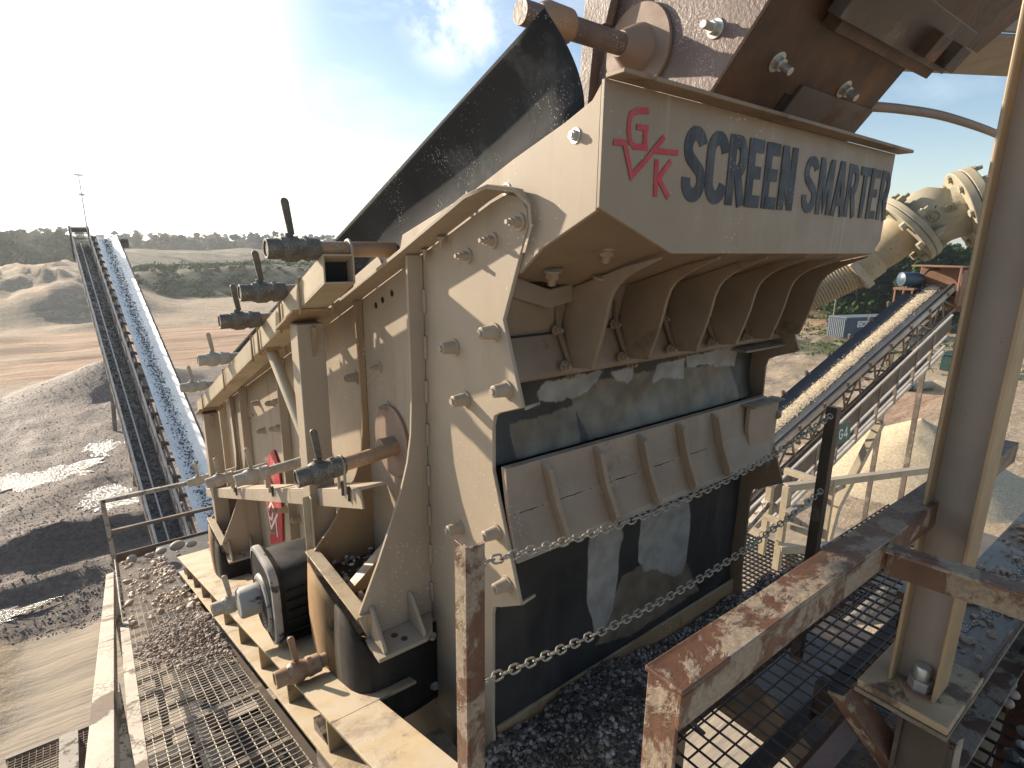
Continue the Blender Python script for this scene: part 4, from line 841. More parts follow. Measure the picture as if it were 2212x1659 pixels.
m = MB(); m.tube([V((1.15,1.262,.568)),V((1.14,1.262,.568)),V((1.06,1.262,.568)),V((1.04,1.262,.568))],[.034,.043,.045,.034],20); m.build('coupling', M_pipe, FC, .002)
def gal(pos, d, r=.022):
    d = V(d).normalized(); m = MB(); p = V(pos)
    m.tube([p,p+d*.004],r*1.25,20); m.tube([p+d*.0038,p+d*.022],r*.85,6); m.tube([p+d*.0215,p+d*.055],r*.5,12); return m.build('bolt', M_galv, FC, .001)
q = onx(1546,62,XL0); gal(q,(-1,0,0),.02)
def onfront(px, py):
    r = ray(px, py); return r*(e0.dot(en)/r.dot(en))
gal(onfront(1678,133), en, .022); gal(onfront(1822,192), en, .022)
# corrugated conduit from the chute to behind the column
pts = [ony(1862,229,1.0),ony(1950,236,.98),ony(2050,254,.95),ony(2160,293,.93),ony(2215,330,.93)]
def spline(P, n):
    out = []
    for i in range(len(P)-1):
        p0 = P[max(i-1,0)]; p1 = P[i]; p2 = P[i+1]; p3 = P[min(i+2,len(P)-1)]
        for k in range(n):
            t = k/n; out.append(.5*((2*p1)+(p2-p0)*t+(2*p0-5*p1+4*p2-p3)*t*t+(3*p1-p0-3*p2+p3)*t**3))
    return out+[P[-1]]
sp = spline(pts, 90); o = MB().tube(sp, [.0175 if (i//2)%2 else .0145 for i in range(len(sp))], 12).build('conduit', M_hose, None, ang=70)
tag(o, 'ribbed brown conduit sagging through the sky from the chute to the column', 'conduit')
OB = MB(); a = V((2.55,1.36,.9)); b = V((4.1,.42,.9)); OB.beam(a,b,.5,.02,(0,0,1),-.25); OB.beam(a,b,.02,.8,(0,0,1),0.01,.41); OB.beam(a,b,.5,.02,(0,0,1),-.25,.8)
o = OB.build('overhead_beam', M_col, None, .004); tag(o, 'broad tan overhead beam at the top right, running from the chute to the column', 'beam')
# ================================================================== BIG FLANGED WATER PIPE
BPp = thing('water_pipe', 'big clay-coated flanged pipe elbow with ribbed hose, right of the lettered panel', 'pipe', tuple(dep(1900,530,3)))
h0, h1, h2, h3 = dep(1672,668,3.25), dep(1850,580,3.05), dep(1952,501,2.95), dep(2100,446,2.82)
hs = [h0.lerp(h1,i/119) for i in range(120)]
MB().tube(hs, [  .099 + (.005 if (i//2)%2 else 0) for i in range(120)], 30).build('ribbed_hose', M_boot, BPp, ang=75)
MB().tube([h1.lerp(h2,.0),h1.lerp(h2,.32),h1.lerp(h2,.36),h1.lerp(h2,.40),h1.lerp(h2,.62),h1.lerp(h2,1)],[.106,.106,.098,.102,.108,.108],30).build('sleeve', M_boot, BPp)
d12 = (h2-h1).normalized()
MB().ring(h1-d12*.03,h1+d12*.0,.112,.095,30).build('hose_clamp', M_clampw, BPp, .002)
cl = h1 - h1.normalized()*.105; CRt = V((AX.x,AY.x,0)).normalized(); MB().beam(cl-CRt*.03+V((0,0,.03)),cl+CRt*.09+V((0,0,-.09)),.03,.04).build('clamp_bolt', M_clampw, BPp, .004)
MB().tube([h2-d12*.01,h2+d12*.018],.195,36).build('flange', M_castiron, BPp, .004); MB().tube([h2+d12*.0175,h2+d12*.0205],.18,30).build('gasket', M_black, BPp); MB().tube([h2+d12*.02,h2+d12*.05],.195,36).build('flange', M_castiron, BPp, .004)
d23 = (h3-h2).normalized(); k_ = [h2+d12*.045, h2+d12*.14, h2.lerp(h3,.42)+d12*.01, h2.lerp(h3,.7), h3]
el = spline(k_, 8); MB().tube(el, [.13 - .006*math.sin(PI*i/(len(el)-1)) for i in range(len(el))], 32).build('elbow', M_castiron, BPp)
MB().tube([h3-d23*.05,h3-d23*.012],.195,36).build('flange', M_castiron, BPp, .004); MB().tube([h3-d23*.009,h3+d23*.03],.195,36).build('flange', M_castiron, BPp, .004)
MB().tube([h3+d23*.03,h3+d23*.9],.12,30).build('pipe_run', M_castiron, BPp)
def fbolts(c, d, n=8):
    a = d.orthogonal().normalized(); b = d.cross(a)
    for k in range(n):
        t = 2*PI*(k+.3)/n; p = c + (a*math.cos(t)+b*math.sin(t))*.168; m = MB(); m.tube([p-d*.035,p-d*.004],.02,6); m.tube([p+d*.054,p+d*.085],.02,6); m.tube([p+d*.084,p+d*.11],.011,8); m.build('flange_bolt', M_castiron, BPp, .002)
fbolts(h2, d12); fbolts(h3-d23*.03, d23)
# raised foundry marks
cen = h2.lerp(h3,.5); nrm = (V((0,0,0))-cen); nrm = (nrm - d23*nrm.dot(d23)).normalized(); upv = d23.cross(nrm); upv = upv if upv.z > 0 else -upv
mo = cen + nrm*.133 + upv*.02
m = MB(); ux_ = d23; cR = mo - ux_*.045
m.ribbon([cR + ux_*(.036*math.cos(2*PI*k/24)) + upv*(.033*math.sin(2*PI*k/24)) for k in range(25)], .006, nrm, .006, -.008)
text(m, 'UL', cR - ux_*.018 - upv*.014, ux_, upv, .028, .034, nrm, .2, .006, -.008)
text(m, 'LISTED', mo + ux_*.005 + upv*.012, ux_, upv, .016, .075, nrm, .2, .006, -.012)
text(m, 'CLASS', mo + ux_*.015 - upv*.01, ux_, upv, .016, .05, nrm, .2, .006, -.010)
text(m, 'CL.150', mo + ux_*.005 - upv*.04, ux_, upv, .022, .1, nrm, .2, .006, -.014)
m.build('foundry_marks', M_castiron, BPp)
# ================================================================== LOWER STAIR LANDING right of the screen
SR = thing('stair_railing', 'pale tan angle-iron railings of a lower landing beyond the dark chain post', 'railing', (7.2,3,-4.1))
zt = -2.95
def rl(a, b, z, w=.09, mt=M_pale, z2=None):
    m = MB(); m.angle(onz(*a,z), onz(*b,z if z2 is None else z2), w, w, .012); m.build('rail', mt, SR, .002)
def pst(a, z0, z1, w=.085):
    p = onz(*a, z1); MB().box(p.x-w/2,p.x+w/2,p.y-w/2,p.y+w/2,z0,z1-.002).build('post', M_pale, SR, .003)
rl((1697,1046),(2060,1001),zt); pst((1701,1050),-4.15,zt-.012); rl((1697,1010),(1770,1034),zt,.08); pst((1668,1022),-4.15,zt,.08); pst((1800,1036),-4.15,zt-.012,.07)
rl((1684,1178),(2000,1163),-3.62,.1); rl((1641,1106),(1766,1152),-3.5,.07); rl((1700,1105),(1822,1040),-3.2,.08,M_railpale); rl((1612,1133),(1645,1149),-3.6,.08); rl((1600,1010),(1665,1032),-2.98,.07)
MB().beam(onz(1600,1155,-3.6),onz(1660,1085,-3.2),.07,.07).build('brace', M_railpale, SR, .002); MB().beam(onz(1650,1080,-3.4),onz(1756,1150,-3.9),.06,.1).build('brace', M_railpale, SR, .002)
SG = thing('lower_landing', 'dark bar-grating landing with stringers below the pale tan railings', 'landing', (6.5,3,-4.2))
grating('grating_panel', 4.9,7.6,2.2,4.3,-4.15,.1,.06,M_wiredk,SG,.008,.03)
for y in (2.15,4.35): MB().box(4.8,7.7,y-.02,y+.02,-4.35,-4.13).build('stringer', M_railpale, SG, .003)
MB().beam((5.6,2.6,-4.1),(8.6,2.0,-4.45),.12,.2).build('stringer', M_dark, SG, .003)
for x in (5,7.5): MB().box(x-.06,x+.06,3.2,3.32,-11,-4.19).build('leg', M_pale, SG)
# ================================================================== RIGHT CONVEYOR
RC = thing('sand_conveyor', 'inclined conveyor carrying a tan sand strip up to a rusty head frame', 'conveyor', tuple(dep(1850,900,16)))
T0 = dep(1672.8,921,15.2); H0 = dep(2021,617,18.6); U = (H0-T0).normalized(); SV = V((U.y,-U.x,0)).normalized(); SV = SV if SV.y < 0 else -SV; NV = U.cross(SV); NV = NV if NV.z > 0 else -NV
T0 = T0 - U*5; LEN = (H0-T0).length
def rc(d, s, n): return T0 + U*d + SV*s + NV*n
cs = [(-.52,.13),(-.34,.03),(-.18,0),(0,-.01),(.18,0),(.34,.03),(.52,.13)]
m = MB().grid([[rc(d,s,n) for s,n in cs] for d in [LEN*i/30 for i in range(31)]]+[[rc(LEN+.12,s,n*.3-.05) for s,n in cs],[rc(LEN+.2,s,-.2) for s,n in cs],[rc(LEN+.12,s,-.4) for s,n in cs]])
m.build('belt', M_belt, RC)
MB().grid([[rc(LEN*i/20,s,-.42) for s in (-.5,.5)] for i in range(21)]).build('return_belt', mat('grey_return_belt',(.2,.19,.175),.7,var=.2), RC)
rows = []
for i in range(260):
    d = LEN*i/262; rows.append([rc(d, s*(1+.1*mn.noise((i*.6,s*3,2))) +.02*mn.noise((i*.1,0,0)), n*.7 + .012*mn.noise((i*.9,s*9,0))) for s,n in ((-.2,.012),(-.1,.045),(0,.055),(.1,.045),(.2,.012))])
sd = MB().grid(rows).build('sand_strip', M_sand, None); pts = [rc(random.random()*LEN, random.gauss(0,.11), .012+.02*random.random()) for _ in range(5000)]
o = MB().pebbles(pts, .01, .03).build('belt_grit', M_sandgrit, None, smooth=False); tag(o, 'pale grit lying loose on the sand strip of the right conveyor', 'grit', None, 'stuff')
tag(sd, 'long strip of tan sand riding on the right conveyor belt', 'sand', None, 'stuff')
for s in (-.55,.55):
    MB().beam(rc(0,s,-.02),rc(LEN,s,-.02),.07,.16,NV).build('stringer', M_framepale if s > 0 else M_frame, RC)
    MB().beam(rc(0,s,-.75),rc(LEN,s,-.75),.07,.09,NV).build('bottom_chord', M_frame, RC)
    m = MB(); k = int(LEN/.8)
    for i in range(k):
        a = LEN*i/k; b = LEN*(i+1)/k; m.beam(rc(a,s,-.1),rc(a,s,-.71),.045,.045,U); m.beam(rc(a,s,-.7) if i%2 else rc(a,s,-.1), rc(b,s,-.1) if i%2 else rc(b,s,-.7),.04,.04,SV)
    m.build('truss_lacing', M_frame, RC)
m2 = MB()
for i in range(int(LEN/1.15)):
    m = MB(); d = .6+i*1.15; m.beam(rc(d,-.6,-.02),rc(d,-.6,.2),.05,.09,U); m.beam(rc(d,-.62,.17),rc(d,-.36,.0),.05,.05,NV); m.beam(rc(d,.6,-.05),rc(d,.6,.1),.05,.06,U)
    m.build('idler_bracket', M_frame, RC); m2.beam(rc(d,-.55,-.5),rc(d,.55,-.5),.07,.07,NV); m2.beam(rc(d+.4,-.5,-.72),rc(d+.9,.5,-.72),.05,.05,NV)
m2.build('return_idler', M_rustbrown, RC)
# walkway with kick plank and railing on the near side
yW = .55 + 1.0
pa = ony(1668,1056,rc(5,yW,0).y); pb = ony(2024,714,rc(LEN-3,yW,0).y)
wu = (pb-pa); 
def wk(t, dz): return pa + wu*t + V((0,0,dz))
MB().beam(wk(-.15,-.2),wk(1.12,-.2),.03,.4).build('kick_plank', M_plank, RC)
for dz in (-.52,-.8): MB().beam(wk(-.1,dz),wk(1.1,dz),.05,.05).build('rail', M_framepale, RC)
MB().beam(wk(-.15,.02),wk(1.12,.02),.05,.05).build('rail', M_framepale, RC)
MB().beam(wk(-.1,-.98),wk(1.1,-.98),.06,.1).build('rail', M_framepale, RC)
for i in range(9):
    t = -.02+i*.125; MB().beam(wk(t,-1.02),wk(t,.02),.07,.07,(0,1,0)).build('rail_post', M_frame, RC)
MB().grid([[wk(-.1,-1.05),wk(-.1,-1.05)-SV*.85],[wk(1.1,-1.05),wk(1.1,-1.05)-SV*.85]]).build('walkway_floor', M_dark, RC)
yS = min(pa.y, pb.y) - .09
sg = [ony(*q,yS) for q in ((1807,920),(1838,909),(1836,949),(1805,963))]
G4 = MB().prism(sg, (0,.012,0)).build('sign', M_green, None); tag(G4, 'small green sign reading G4 on the conveyor railing', 'sign')
ORG[G4.name] = V(G4.location)
m = MB(); uxs = (sg[1]-sg[0]); org = sg[3].lerp(sg[0],.22)+uxs*.17; text(m, 'G4', org, uxs.normalized(), (sg[0]-sg[3]).normalized(), (sg[0]-sg[3]).length*.55, uxs.length*.66, (0,-1,0), .17, .004, .003)
m.build('sign_lettering', M_white, G4)
for q0,q1 in (((1900,910),(1806,1098)),((1960,835),(1905,1010))):
    a = ony(*q0,pa.y+.1); b = ony(*q1,pa.y+.3); 
MB().beam(ony(1902,912,pa.y+.12),ony(1806,1096,pa.y+.12),.2,.2).build('support_leg', M_pale, RC, .01)
MB().beam(ony(1806,1096,pa.y+.12)+V((0,0,.0)),V((ony(1806,1096,pa.y+.12).x-1.2,pa.y+.12,-11)),.2,.2).build('support_leg', M_pale, RC, .01)
a = rc(LEN-1.5,0,-.8)
for s in (-.5,.5): MB().beam(rc(LEN-1.5,s,-.78),V((a.x+.3,rc(LEN-1.5,s,0).y,-11)),.14,.14).build('support_leg', M_frame, RC)
# head frame and motor
m = MB(); hz = H0 + U*.2
def hb(x0,x1,y0,y1,z0,z1,nm='head_box',mt=M_rustbrown): return MB().box(hz.x+x0,hz.x+x1,hz.y+y0,hz.y+y1,hz.z+z0,hz.z+z1).build(nm, mt, RC, .01)
hb(.25,.3,-.65,.65,-.9,.55); hb(-.3,.25,-.7,-.65,-.7,.45,'head_cheek'); hb(-.3,.25,.6,.65,-.7,.25,'head_cheek'); hb(-.5,.3,-.72,.7,.52,.57,'head_bar'); hb(-.55,-.5,-.72,-.66,-.6,.52,'head_bar'); hb(.1,.9,-1.2,-.75,-.3,-.25,'head_platform',M_framepale)
for x,y in ((.15,-1.15),(.85,-1.15)): hb(x,x+.05,y,y+.05,-1.2,.75,'head_post',M_framepale)
mp = dep(1966,603,18.9)
ms = MB().box(mp.x-.45,mp.x+.4,mp.y-.3,mp.y+.3,mp.z-.34,mp.z-.27).build('motor_shelf', M_rustbrown, RC)
m = MB()
for x,y in ((-.4,-.25),(.35,-.25),(-.4,.25),(.35,.25)): m.beam((mp.x+x,mp.y+y,mp.z-.34),(mp.x+x+.1,mp.y+y,mp.z-1.9),.05,.05,(0,1,0))
m.beam((mp.x-.4,mp.y-.25,mp.z-.4),(mp.x+.35,mp.y-.25,mp.z-1.5),.05,.05,(0,1,0)); m.beam((mp.x+.35,mp.y-.25,mp.z-.4),(mp.x-.3,mp.y-.25,mp.z-1.5),.05,.05,(0,1,0)); m.build('motor_stand', M_rustbrown, RC)
cm_ = V((AX.x,AY.x,0)).normalized()
m = MB(); m.tube([mp-cm_*.33,mp-cm_*.3,mp-cm_*.3,mp+cm_*.2,mp+cm_*.22,mp+cm_*.34],[.15,.19,.23,.23,.2,.18],22); m.box(mp.x-.1,mp.x+.1,mp.y-.1,mp.y+.1,mp.z-.27,mp.z-.1); m.build('head_motor', M_bluemot, RC)
MB().tube(spline([mp+cm_*.35,mp+cm_*.6+V((0,0,.3)),mp+cm_*1.1+V((0,0,.28)),mp+cm_*1.3+V((0,0,.05))],10), .03, 8).build('cable', M_dark, RC)
# ================================================================== LEFT CONVEYOR
LC = thing('stacking_conveyor', 'long inclined conveyor with wet shining belt climbing away at the left', 'conveyor', (2.0,30,-4))
lt = V((2.38,20.5,-7.45)); lh = V((1.86,41.8,.1)); LU = (lh-lt).normalized(); LS = V((LU.y,-LU.x,0)).normalized(); LN = LU.cross(LS); LN = LN if LN.z > 0 else -LN
lt = lt - LU*5.5; LL = (lh-lt).length
def lc(d, s, n): return lt + LU*d + LS*s + LN*n
cs = [(-.5,.2),(-.34,.08),(-.2,.01),(-.04,0),(.1,.02),(.26,.12),(.5,.3)]
MB().grid([[lc(LL*i/60,s,n) for s,n in cs] for i in range(61)]+[[lc(LL+.2,s,-.1) for s,n in cs]]).build('belt', M_beltglare, LC)
pts = []
for _ in range(3600):
    d = random.random()*LL; q_ = random.gauss(-.06,.13); pts.append(lc(d, q_, .012+max(0,q_-.02)*.35+max(0,-q_-.2)*.5))
o = MB().pebbles(pts, .012, .036).build('belt_gravel', M_beltgrav, None, smooth=False); tag(o, 'dark gravel scattered along the wet shining belt of the left conveyor', 'gravel', None, 'stuff')
for s in (-.6,.6):
    MB().beam(lc(0,s,-.05),lc(LL,s,-.05),.08,.16,LN).build('stringer', M_frame, LC); MB().beam(lc(0,s,-.8),lc(LL,s,-.8),.08,.1,LN).build('bottom_chord', M_frame, LC)
    m = MB(); k = int(LL/1.0)
    for i in range(k):
        a = LL*i/k; b = LL*(i+1)/k; m.beam(lc(a,s,-.1),lc(a,s,-.76),.05,.05,LU); m.beam(lc(a,s,-.75) if i%2 else lc(a,s,-.1), lc(b,s,-.1) if i%2 else lc(b,s,-.75),.05,.05,LS)
    m.build('truss_lacing', M_frame, LC)
d = .5
while d < LL: m = MB(); m.tube([lc(d,-.72,.16),lc(d,-.36,.005)],.06,8); m.beam(lc(d,-.68,-.1),lc(d,-.68,.2),.08,.1,LU); m.build('troughing_idler', M_dark, LC); d += .95
s0, s1 = -1.62, -.86
MB().grid([[lc(0,s0,-.32),lc(0,s1,-.32)],[lc(LL,s0,-.32),lc(LL,s1,-.32)]]).build('walkway_floor', M_dark, LC)
pts = [lc(random.random()*LL, random.uniform(s0,s1), -.31) for _ in range(4200)]
o = MB().pebbles(pts, .012, .05).build('walkway_gravel', M_beltgrav, None, smooth=False); tag(o, 'dark gravel littering the walkway beside the left conveyor belt', 'gravel', None, 'stuff')
for s in (s0-.02, s1):
    MB().beam(lc(0,s,.66),lc(LL,s,.66),.055,.055,LN).build('rail', M_framepale, LC); MB().beam(lc(0,s,.2),lc(LL,s,.2),.045,.045,LN).build('rail', M_frame, LC); MB().beam(lc(0,s,-.25),lc(LL,s,-.25),.03,.2,LN).build('toe_board', M_frame, LC)
    d = .2
    while d < LL: MB().beam(lc(d,s,-.3),lc(d,s,.64),.05,.05,LU).build('rail_post', M_frame, LC); d += 1.7
MB().beam(lc(0,-1.25,-.29),lc(LL,-1.25,-.29),.05,.03,LN).build('cable_tray', M_framepale, LC)
hq = lc(LL,-1.25,-.3)
for x in (-.42,.42): MB().box(hq.x+x-.04,hq.x+x+.04,hq.y-.1,hq.y+.0,hq.z-.8,hq.z+1.0).build('head_post', M_dark, LC); MB().box(hq.x+x-.04,hq.x+x+.04,hq.y-1.6,hq.y-1.5,hq.z-.9,hq.z+.9).build('head_post', M_dark, LC)
m = MB()
for z in (.95,.6,.3): m.box(hq.x-.38,hq.x+.38,hq.y-.08,hq.y-.02,hq.z+z-.05,hq.z+z)
m.box(hq.x-.38,hq.x+.38,hq.y-.06,hq.y-.03,hq.z+.62,hq.z+.89); m.build('head_guard', M_dark, LC)
m = MB(); m.box(lh.x+.65,lh.x+1.0,lh.y-.8,lh.y,lh.z-.5,lh.z+.0); m.build('head_drive', M_dark, LC)
for d in (LL*.5, LL*.88):
    for s in (-.6,.6):
        p = lc(d,s,-.85); MB().beam(p,(p.x+s,p.y+1.0,-11.2),.16,.16).build('support_leg', M_frame, LC)
# ================================================================== TERRAIN
GZ = -11.0
def sm(a, b, x): t = max(0, min(1, (x-a)/(b-a))); return t*t*(3-2*t)
def nz(x, y, s, o=0): return mn.noise((x*s+o, y*s-o, o*.37))
def fb(x, y, s, n=4, o=0): return sum(nz(x,y,s*2**k,o+k*7)/2**k for k in range(n))
def gauss(x, y, cx, cy, rx, ry): return math.exp(-((x-cx)/rx)**2-((y-cy)/ry)**2)
def ridged(x, y, s, o=0): return 1-abs(nz(x,y,s,o))*2
PUD = [(.15,29.3,1.15,2.0),(.05,36.8,1.0,1.7),(-2.6,33.6,2.6,1.5),(-4.2,20.6,2.0,.45)]
def hgt(x, y):
    d = math.hypot(x, y); h = 0.0
    pm = 1
    for px0,py0,rx0,ry0 in PUD: pm = min(pm, 1-gauss(x,y,px0,py0,rx0*1.5,ry0*1.5))
    h += (.10*fb(x,y,.25,4) + .03*fb(x,y,1.3,3,2)) * sm(8,25,d)*pm
    # dunes at the left
    m = sm(96,124,y)*(1-sm(150,190,y))*sm(-70,-50,x)*(1-sm(-3,17,x))
    h += m*(5.2+.35*fb(x*1.5,y,.7,3,13)+1.1*fb(x,y,.05,3,3)+2.2*(ridged(x*1.3,y,.085,5)*.6+ridged(x*1.8,y*.8,.19,9)*.4+ridged(x*1.5,y,.4,3)*.16-.3))
    h += 2.6*gauss(x,y,-3,104,6,7) + 2.0*gauss(x,y,-19,98,6,6) + 1.6*gauss(x,y,4,108,8,6) + .9*gauss(x,y,-12,84,8,2.5) + .7*gauss(x,y,2,90,5,2) + .55*gauss(x,y,-6,76,6,1.6)
    # shrub-covered mound, grey spoil behind it
    h += sm(128,150,y)*(1-sm(165,230,y))*sm(4,16,x)*(1-sm(130,190,x))*(5.0+1.6*fb(x,y,.045,3,1))
    h += sm(190,250,y)*(1-sm(330,420,y))*sm(-60,10,x)*(1-sm(230,330,x))*(6.5+2.5*fb(x,y,.02,4,2))
    h += sm(50,62,y)*(1-sm(62,120,y))*.0
    h += .25*fb(x*.35,y,.16,4,8)*sm(55,70,y)*(1-sm(120,140,y))*(1-sm(30,80,abs(x)))
    # gravel heaps near the left conveyor
    h += 2.2*max(0,1-math.hypot((x-1.3)/6.5,(y-53)/5.2)) + .95*gauss(x,y,-1.3,25.2,3.4,.75) + .55*gauss(x,y,-2.5,22.2,3,.6) + .2*fb(x,y,.6,3,17)*sm(17,22,y)*(1-sm(40,56,y))*pm
    h += .35*gauss(x,y,-.2,31.6,1.2,.5)
    # rutted mud bottom left
    mm = sm(14.8,16.2,y)*(1-sm(20,21.5,y))*(1-sm(-3.4,-1.9,x)); h += mm*(.10+.13*fb(x,y*1.6,1.1,4,4))
    # distant rolling land
    h += sm(350,900,d)*(9+5*fb(x,y,.004,3,6))
    # bank at the right behind the container
    h += sm(80,100,x)*(1-sm(400,600,d))*sm(-60,0,y)*(1-sm(90,130,y))*(2.0+.8*fb(x,y,.06,3,11))
    return h
def zone(x, y):
    n = .35*fb(x,y,.11,4,21)
    left = 1-sm(14,22,x + 2*n)
    g = left*sm(18.6,20.0,y+1.2*n)*(1-sm(52,59,y - x*.15 + 5*n)); g = max(g, gauss(x,y,1.3,53,5.5,4.2)*1.4); g = min(1,g)
    red = max(0, min(1, sm(50,66,y+5*n)*(1-sm(100,122,y+8*n))*(.5+1.3*fb(x*.12,y,.13,3,4)) * (1-sm(60,110,x))))
    red = max(red, .75*gauss(x,y,48,14,16,3.2), .8*gauss(x,y,86,40,12,14))
    gr = sm(124,134,y+6*n)*(1-sm(215,250,y))*sm(5,14,x+5*n)*(1-sm(140,200,x)); gr = max(gr, sm(330,400,math.hypot(x,y)), .62*sm(200,250,y)*sm(-60,10,x), .75*gauss(x,y,68,30,9,12)*(n>-.05), .8*gauss(x,y,98,32,14,40)*(n>-.02), .35*gauss(x,y,17,106,10,4))
    mud = left*(1-sm(18.6,20.0,y+1.2*n))
    rut = sm(14.8,16.0,y+.5*n)*(1-sm(19.4,20.6,y+.5*n))*(1-sm(-3.3,-2.2,x+.8*n))
    return g, red, gr, mud*(1-rut)
azs = [R(a) for a in [-26+ i*.34 for i in range(int(150/.34))]] ; azs += [R(a) for a in range(124, 334, 6)]
rads = [2.0]
while rads[-1] < 2600: rads.append(rads[-1]*1.016 + .02)
verts = []; zs = []
for r in rads:
    for a in azs:
        x = r*math.sin(a); y = r*math.cos(a); verts.append((x,y,GZ+hgt(x,y))); zs.append(zone(x,y))
n = len(azs); faces = [(i*n+k, i*n+(k+1)%n, (i+1)*n+(k+1)%n, (i+1)*n+k) for i in range(len(rads)-1) for k in range(n)]
faces.append(tuple(range(n-1,-1,-1)))
me = bpy.data.meshes.new('ground'); me.from_pydata(verts, [], faces); me.update()
for i, nm in enumerate(('gravel','red','green','mud')):
    at = me.attributes.new(nm,'FLOAT','POINT'); at.data.foreach_set('value',[z[i] for z in zs])
me.polygons.foreach_set('use_smooth',[True]*len(me.polygons))
gd = bpy.data.objects.new('ground', me); COL.objects.link(gd); gd['kind'] = 'structure'
def ground_mat():
    m = bpy.data.materials.new('quarry_ground'); N, L = nodes(m); b = N['Principled BSDF']; tc = N.new('ShaderNodeTexCoord')
    def noise(s, d=8, mp=None, r=.6):
        t = N.new('ShaderNodeTexNoise'); t.inputs['Scale'].default_value = s; t.inputs['Detail'].default_value = d; t.inputs['Roughness'].default_value = r
        if mp: q = N.new('ShaderNodeMapping'); q.inputs['Scale'].default_value = mp; q.inputs['Rotation'].default_value = (0,0,.12); L.new(tc.outputs['Object'], q.inputs[0]); L.new(q.outputs[0], t.inputs['Vector'])
        else: L.new(tc.outputs['Object'], t.inputs['Vector'])
        return t.outputs['Fac']
    def ramp(s, a, c, ca=(0,0,0,1), cb=(1,1,1,1)):
        r = N.new('ShaderNodeValToRGB'); e = r.color_ramp.elements; e[0].position = a; e[1].position = c; e[0].color = (*ca[:3],1); e[1].color = (*cb[:3],1); L.new(s, r.inputs[0]); return r.outputs[0]
    def mix(f, a, c):
        x = N.new('ShaderNodeMix'); x.data_type = 'RGBA'; L.new(f, x.inputs[0]); L.new(a, x.inputs[6]); L.new(c, x.inputs[7]); return x.outputs[2]
    def attr(nm, jit=.5, s=.9):
        a = N.new('ShaderNodeAttribute'); a.attribute_name = nm; j = N.new('ShaderNodeMath'); j.operation = 'MULTIPLY_ADD'; j.inputs[1].default_value = jit; L.new(noise(s), j.inputs[0])
        q = N.new('ShaderNodeMath'); q.operation = 'SUBTRACT'; q.inputs[1].default_value = jit*.5; L.new(a.outputs['Fac'], j.inputs[2]); L.new(j.outputs[0], q.inputs[0]); return ramp(q.outputs[0], .3, .7)
    sand = ramp(noise(.35,10,None,.68), .34, .64, (.27,.195,.125), (.46,.355,.24))
    tracks = noise(.55, 10, (.14,1.6,1), .7); sand = mix(ramp(tracks,.46,.56), sand, ramp(noise(2), .3,.7,(.24,.165,.105),(.58,.47,.34)))
    red = ramp(noise(.6,10,(.16,1.5,1),.68), .36,.62,(.27,.15,.085),(.56,.38,.25))
    gv = ramp(noise(7,9,None,.75), .35,.66,(.06,.046,.038),(.225,.17,.14)); gv = mix(ramp(noise(.5,6,(.3,1.3,1)),.45,.65), gv, ramp(noise(5,9),.35,.65,(.095,.073,.061),(.265,.205,.17)))
    gr = ramp(noise(.5,9), .35,.65,(.04,.055,.02),(.19,.165,.095))
    mud = ramp(noise(.5,6), .3,.7,(.40,.32,.23),(.48,.39,.285))
    c = mix(attr('red'), sand, red); c = mix(attr('gravel',.7,.6), c, gv); c = mix(attr('green',.8,.15), c, gr); c = mix(attr('mud',.2,.6), c, mud)
    L.new(c, b.inputs['Base Color']); b.inputs['Roughness'].default_value = .9; b.inputs['Specular IOR Level'].default_value = .25
    a = N.new('ShaderNodeAttribute'); a.attribute_name = 'gravel'
    rm = N.new('ShaderNodeMapRange'); rm.inputs['To Min'].default_value = .92; rm.inputs['To Max'].default_value = .7; L.new(a.outputs['Fac'], rm.inputs[0]); L.new(rm.outputs[0], b.inputs['Roughness'])
    bp = N.new('ShaderNodeBump'); bp.inputs['Strength'].default_value = .7; bp.inputs['Distance'].default_value = .2
    am = N.new('ShaderNodeAttribute'); am.attribute_name = 'mud'; iv = N.new('ShaderNodeMapRange'); iv.inputs['To Min'].default_value = 1; iv.inputs['To Max'].default_value = .06; L.new(am.outputs['Fac'], iv.inputs[0])
    mu = N.new('ShaderNodeMath'); mu.operation = 'MULTIPLY'; L.new(noise(3.5,10,None,.72), mu.inputs[0]); L.new(iv.outputs[0], mu.inputs[1])
    ad = N.new('ShaderNodeMath'); ad.operation = 'MULTIPLY_ADD'; ad.inputs[1].default_value = .8; L.new(noise(.6,6,(.25,1.6,1)), ad.inputs[0]); L.new(mu.outputs[0], ad.inputs[2])
    L.new(ad.outputs[0], bp.inputs['Height']); L.new(bp.outputs[0], b.inputs['Normal']); return m
me.materials.append(ground_mat())
pts = []
for _ in range(11000):
    y = 17+36*random.random()**1.7; x = random.uniform(-.16,.09)*y
    if zone(x,y)[0] > .35: pts.append((x,y,GZ+hgt(x,y)+.01))
o = MB().pebbles(pts, .01, .04).build('yard_stones', M_yard, None, smooth=False); tag(o, 'loose dark stones strewn over the wet yard at the left', 'stones', None, 'stuff')
